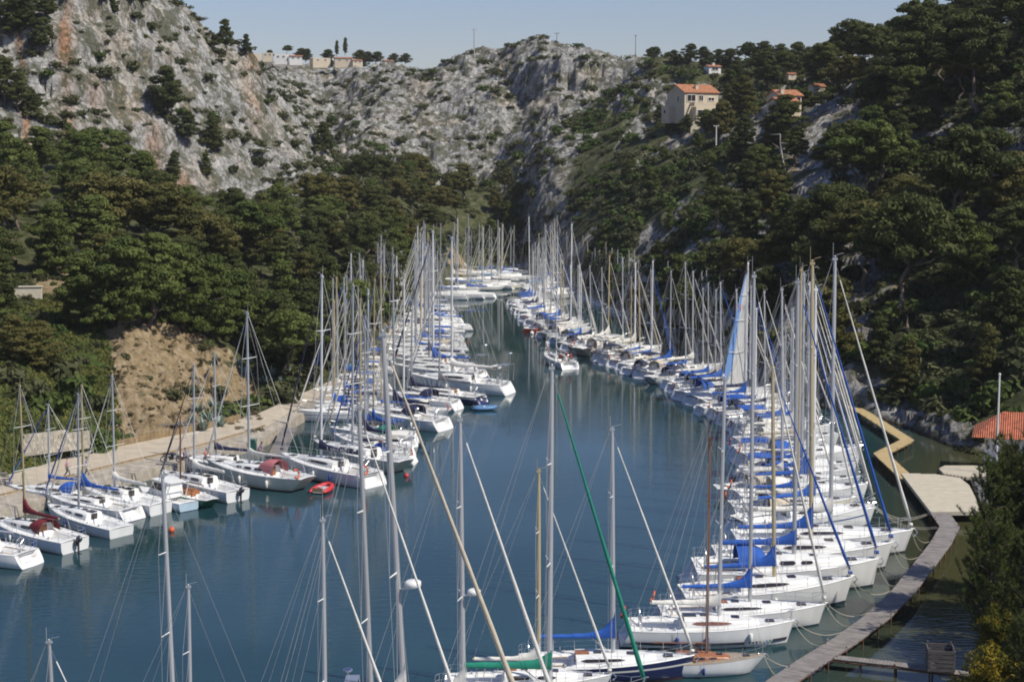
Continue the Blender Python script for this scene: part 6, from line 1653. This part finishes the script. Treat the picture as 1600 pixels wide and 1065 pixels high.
# ------------------------------------------------------------ mooring ropes from the bows to the walkway
near_r = sorted([b for b in BOATS if b['row'] == 'right' and b['y'] < 126], key=lambda b: b['y'])
for i, b in enumerate(near_r[:10]):
    L_ = b['L']; a_ = b['o'].rotation_euler.z; bow = Vector((b['x'] + math.cos(a_) * L_ * .49, b['y'] + math.sin(a_) * L_ * .49, 1.3 * L_ / 10))
    for dd in (-3.5, 1.5):
        tgt = min((p for p, d in wk_s), key=lambda p: (p - (bow + Vector((5, dd, 0)))).length)
        pts = [bow.lerp(tgt + Vector((-.6, 0, -.1)), t) - Vector((0, 0, .9 * math.sin(math.pi * t) * (1 - .2 * t))) for t in [k / 10 for k in range(11)]]
        o_ = pts[0].copy(); m = MB(); m.tube([p - o_ for p in pts], .02, 4)
        tag(link("mooring_rope", m.mesh("rope", M_ROPE), loc=o_), None, "rope", "mooring ropes between the near right-hand bows and the grey walkway")["_b"] = i
        b.setdefault('ropes', []).append(1)

# ------------------------------------------------------------ haze
hz = MB(); hz.box((0, 520, 60), (900, 1250, 134))
hm = bpy.data.materials.new("haze_air"); hm.use_nodes = True; hn = hm.node_tree.nodes; hn.clear()
ho = hn.new("ShaderNodeOutputMaterial"); hv = hn.new("ShaderNodeVolumePrincipled"); hv.inputs["Color"].default_value = (.93, .94, .96, 1); hv.inputs["Density"].default_value = .00007
hm.node_tree.links.new(hv.outputs[0], ho.inputs["Volume"])
tag(link("haze", hz.mesh("haze", hm)), "thin pale spring haze filling the inlet", "haze", kind="stuff")
scene.cycles.volume_bounces = 0

# ------------------------------------------------------------ labels
ONES = "zeroth first second third fourth fifth sixth seventh eighth ninth tenth eleventh twelfth thirteenth fourteenth fifteenth sixteenth seventeenth eighteenth nineteenth".split()
TENS = {20: "twentieth", 30: "thirtieth", 40: "fortieth", 50: "fiftieth", 60: "sixtieth", 70: "seventieth", 80: "eightieth", 90: "ninetieth"}
TW = {20: "twenty", 30: "thirty", 40: "forty", 50: "fifty", 60: "sixty", 70: "seventy", 80: "eighty", 90: "ninety"}
def ordn(n):
    if n >= 100: return "hundredth" if n == 100 else "hundred-" + ordn(n - 100)
    if n < 20: return ONES[n]
    if n % 10 == 0: return TENS[n]
    return TW[n // 10 * 10] + "-" + ONES[n % 10]
ROWN = {"right": ("moored side by side along the right", "up the right row"), "right shore": ("close under the right-hand rocks", "of those under the right rocks"), "head right": ("at the far right head of the inlet", "of those at its head"),
        "left": ("moored side by side along the left", "up the left row"), "left inner": ("bow-on to the left quay", "of those against the left quay"), "cross row": ("in the short row across the far channel", "from its left"), "head": ("in the cluster at the head of the inlet", "of the cluster")}
byrow = {}
for b in BOATS:
    r = b['row']; grp = {"foreground": "sailboats moored in the foreground, hulls cut by the bottom edge", "moving": None}.get(r, "sailboats moored in the " + r + " row")
    o = b['o']; o["category"] = "sailboat"
    if grp: o["group"] = grp
    if b['label']: o["label"] = b['label']
    else: byrow.setdefault(r, []).append(b)
for r, L_ in byrow.items():
    if r == "cross row": L_.sort(key=lambda b: b['x'])
    else: L_.sort(key=lambda b: b['y'])
    allr = sorted([b for b in BOATS if b['row'] == r], key=(lambda b: b['x']) if r == "cross row" else (lambda b: b['y']))
    cnt = {}
    keyf = lambda b: ("white" if b['hull'] in ("white", "striped") else b['hull'].replace("pale blue", "pale blue"), b['mast'], b['cover'], b['jib'])
    for b in allr: cnt.setdefault(keyf(b), []).append(b)
    for b in L_:
        h, m, c, j = keyf(b); i = cnt[keyf(b)].index(b)
        place = {"right": "the right row", "left": "the left row", "right shore": "right rocks row", "head right": "far right corner", "left inner": "left quay row", "cross row": "far cross row", "head": "far cluster"}[r]
        jj = (j + " jib") if j else "no jib"; cc = (c + " cover") if c else "no cover"
        nth = "" if len(cnt[keyf(b)]) == 1 else (" " + ("nearest" if i == 0 else ordn(i + 1)) + " such in")
        b['o']["label"] = f"{h} hull, {m} mast, {cc}, {jj}," + (nth + " " + place if nth else " in " + place)
for o in [o for o in scene.objects if o.name.startswith("mooring_rope")]:
    pass
ro = {}
for o in [o for o in scene.objects if o.name.startswith("mooring_rope")]: ro.setdefault(o["_b"], []).append(o); del o["_b"]
for i, L_ in ro.items():
    for k, o in enumerate(L_): o["label"] = f"{('nearer', 'farther')[k]} slack rope from the {ordn(i + 1)} bow of the right row to the walkway"
# trees
def tzone(t):
    u, v = t['u'], t['v']
    if t['info'] == 'near': return "bottom right corner"
    if t['info'] == 'plateau': return "far plateau between the houses"
    if u < 560 and v < 195 or (230 < u < 530 and v < 290): return "grey left cliff"
    if u < 230 and v < 330: return "slope below the left cliff"
    if u < 230: return "left bank wood"
    if u < 440: return "wood above the sandy bank"
    if u < 600: return "wood behind the left masts"
    if u < 840: return "wood closing the inlet"
    if v < 125: return "right-hand skyline"
    if u < 1180: return "scrubby slope below the villa"
    if v < 260: return "upper right wood"
    if u < 1400: return "middle right wood"
    return "far right wood"
SH_ = {"umbrella": "broad-topped", "aleppo": "tall-crowned", "bushy": "bushy", "conic": "narrow pointed", "near": "close-up"}
TN = ["green", "olive", "dark green"]
g = {}
for t in TREES:
    z = tzone(t); sz = "" if t['h'] == 99 else ("large " if t['h'] >= 10 else ("small " if t['h'] < 7 else ""))
    t['d'] = f"{sz}{SH_[t['kind']]} {TN[t['mi']]} pine"; t['z'] = z; g.setdefault((t['d'], z), []).append(t)
for (d, z), L_ in g.items():
    L_.sort(key=lambda t: pix(t['o'].location)[0])
    for i, t in enumerate(L_):
        o = t['o']; o["category"] = "pine tree"; o["group"] = "pines of the " + z
        o["label"] = (f"only {d} of the {z}" if len(L_) == 1 else f"{('leftmost' if i == 0 else 'rightmost' if i == len(L_) - 1 else ordn(i + 1) + ' from the left')} {d} of the {z}")
g = {}
for s in SHR:
    u, v = s['u'], s['v']
    z = "left ridge and cliff" if u < 420 and v < 330 else "lower left bank" if u < 620 and v > 330 else "bare central hill" if u < 860 and v < 330 else "bank at the inlet head" if u < 860 else "shore by the boathouse" if v > 540 else "slope left of the villa" if u < 1120 and v < 330 else "bank behind the far right masts" if u < 1120 else "upper right slope" if v < 380 else "lower right slope"
    d = ("large " if s['s'] > 2.1 else "small " if s['s'] < 1.5 else "") + ("fresh green" if s['fresh'] else "dull green") + " bush"; g.setdefault((d, z), []).append(s)
for (d, z), L_ in g.items():
    L_.sort(key=lambda t: t['u'])
    for i, t in enumerate(L_):
        o = t['o']; o["category"] = "bush"; o["group"] = "bushes of the " + z
        o["label"] = (f"only {d} on the {z}" if len(L_) == 1 else f"{('leftmost' if i == 0 else 'rightmost' if i == len(L_) - 1 else ordn(i + 1) + ' from the left')} {d} on the {z}")
AG.sort(key=lambda a: a[0])
for i, (u, o) in enumerate(AG):
    o["category"] = "agave"; o["group"] = "agaves on the left bank"; o["label"] = f"{'leftmost' if i == 0 else 'rightmost' if i == len(AG) - 1 else ordn(i + 1) + ' from the left'} blue-green agave on the left bank"
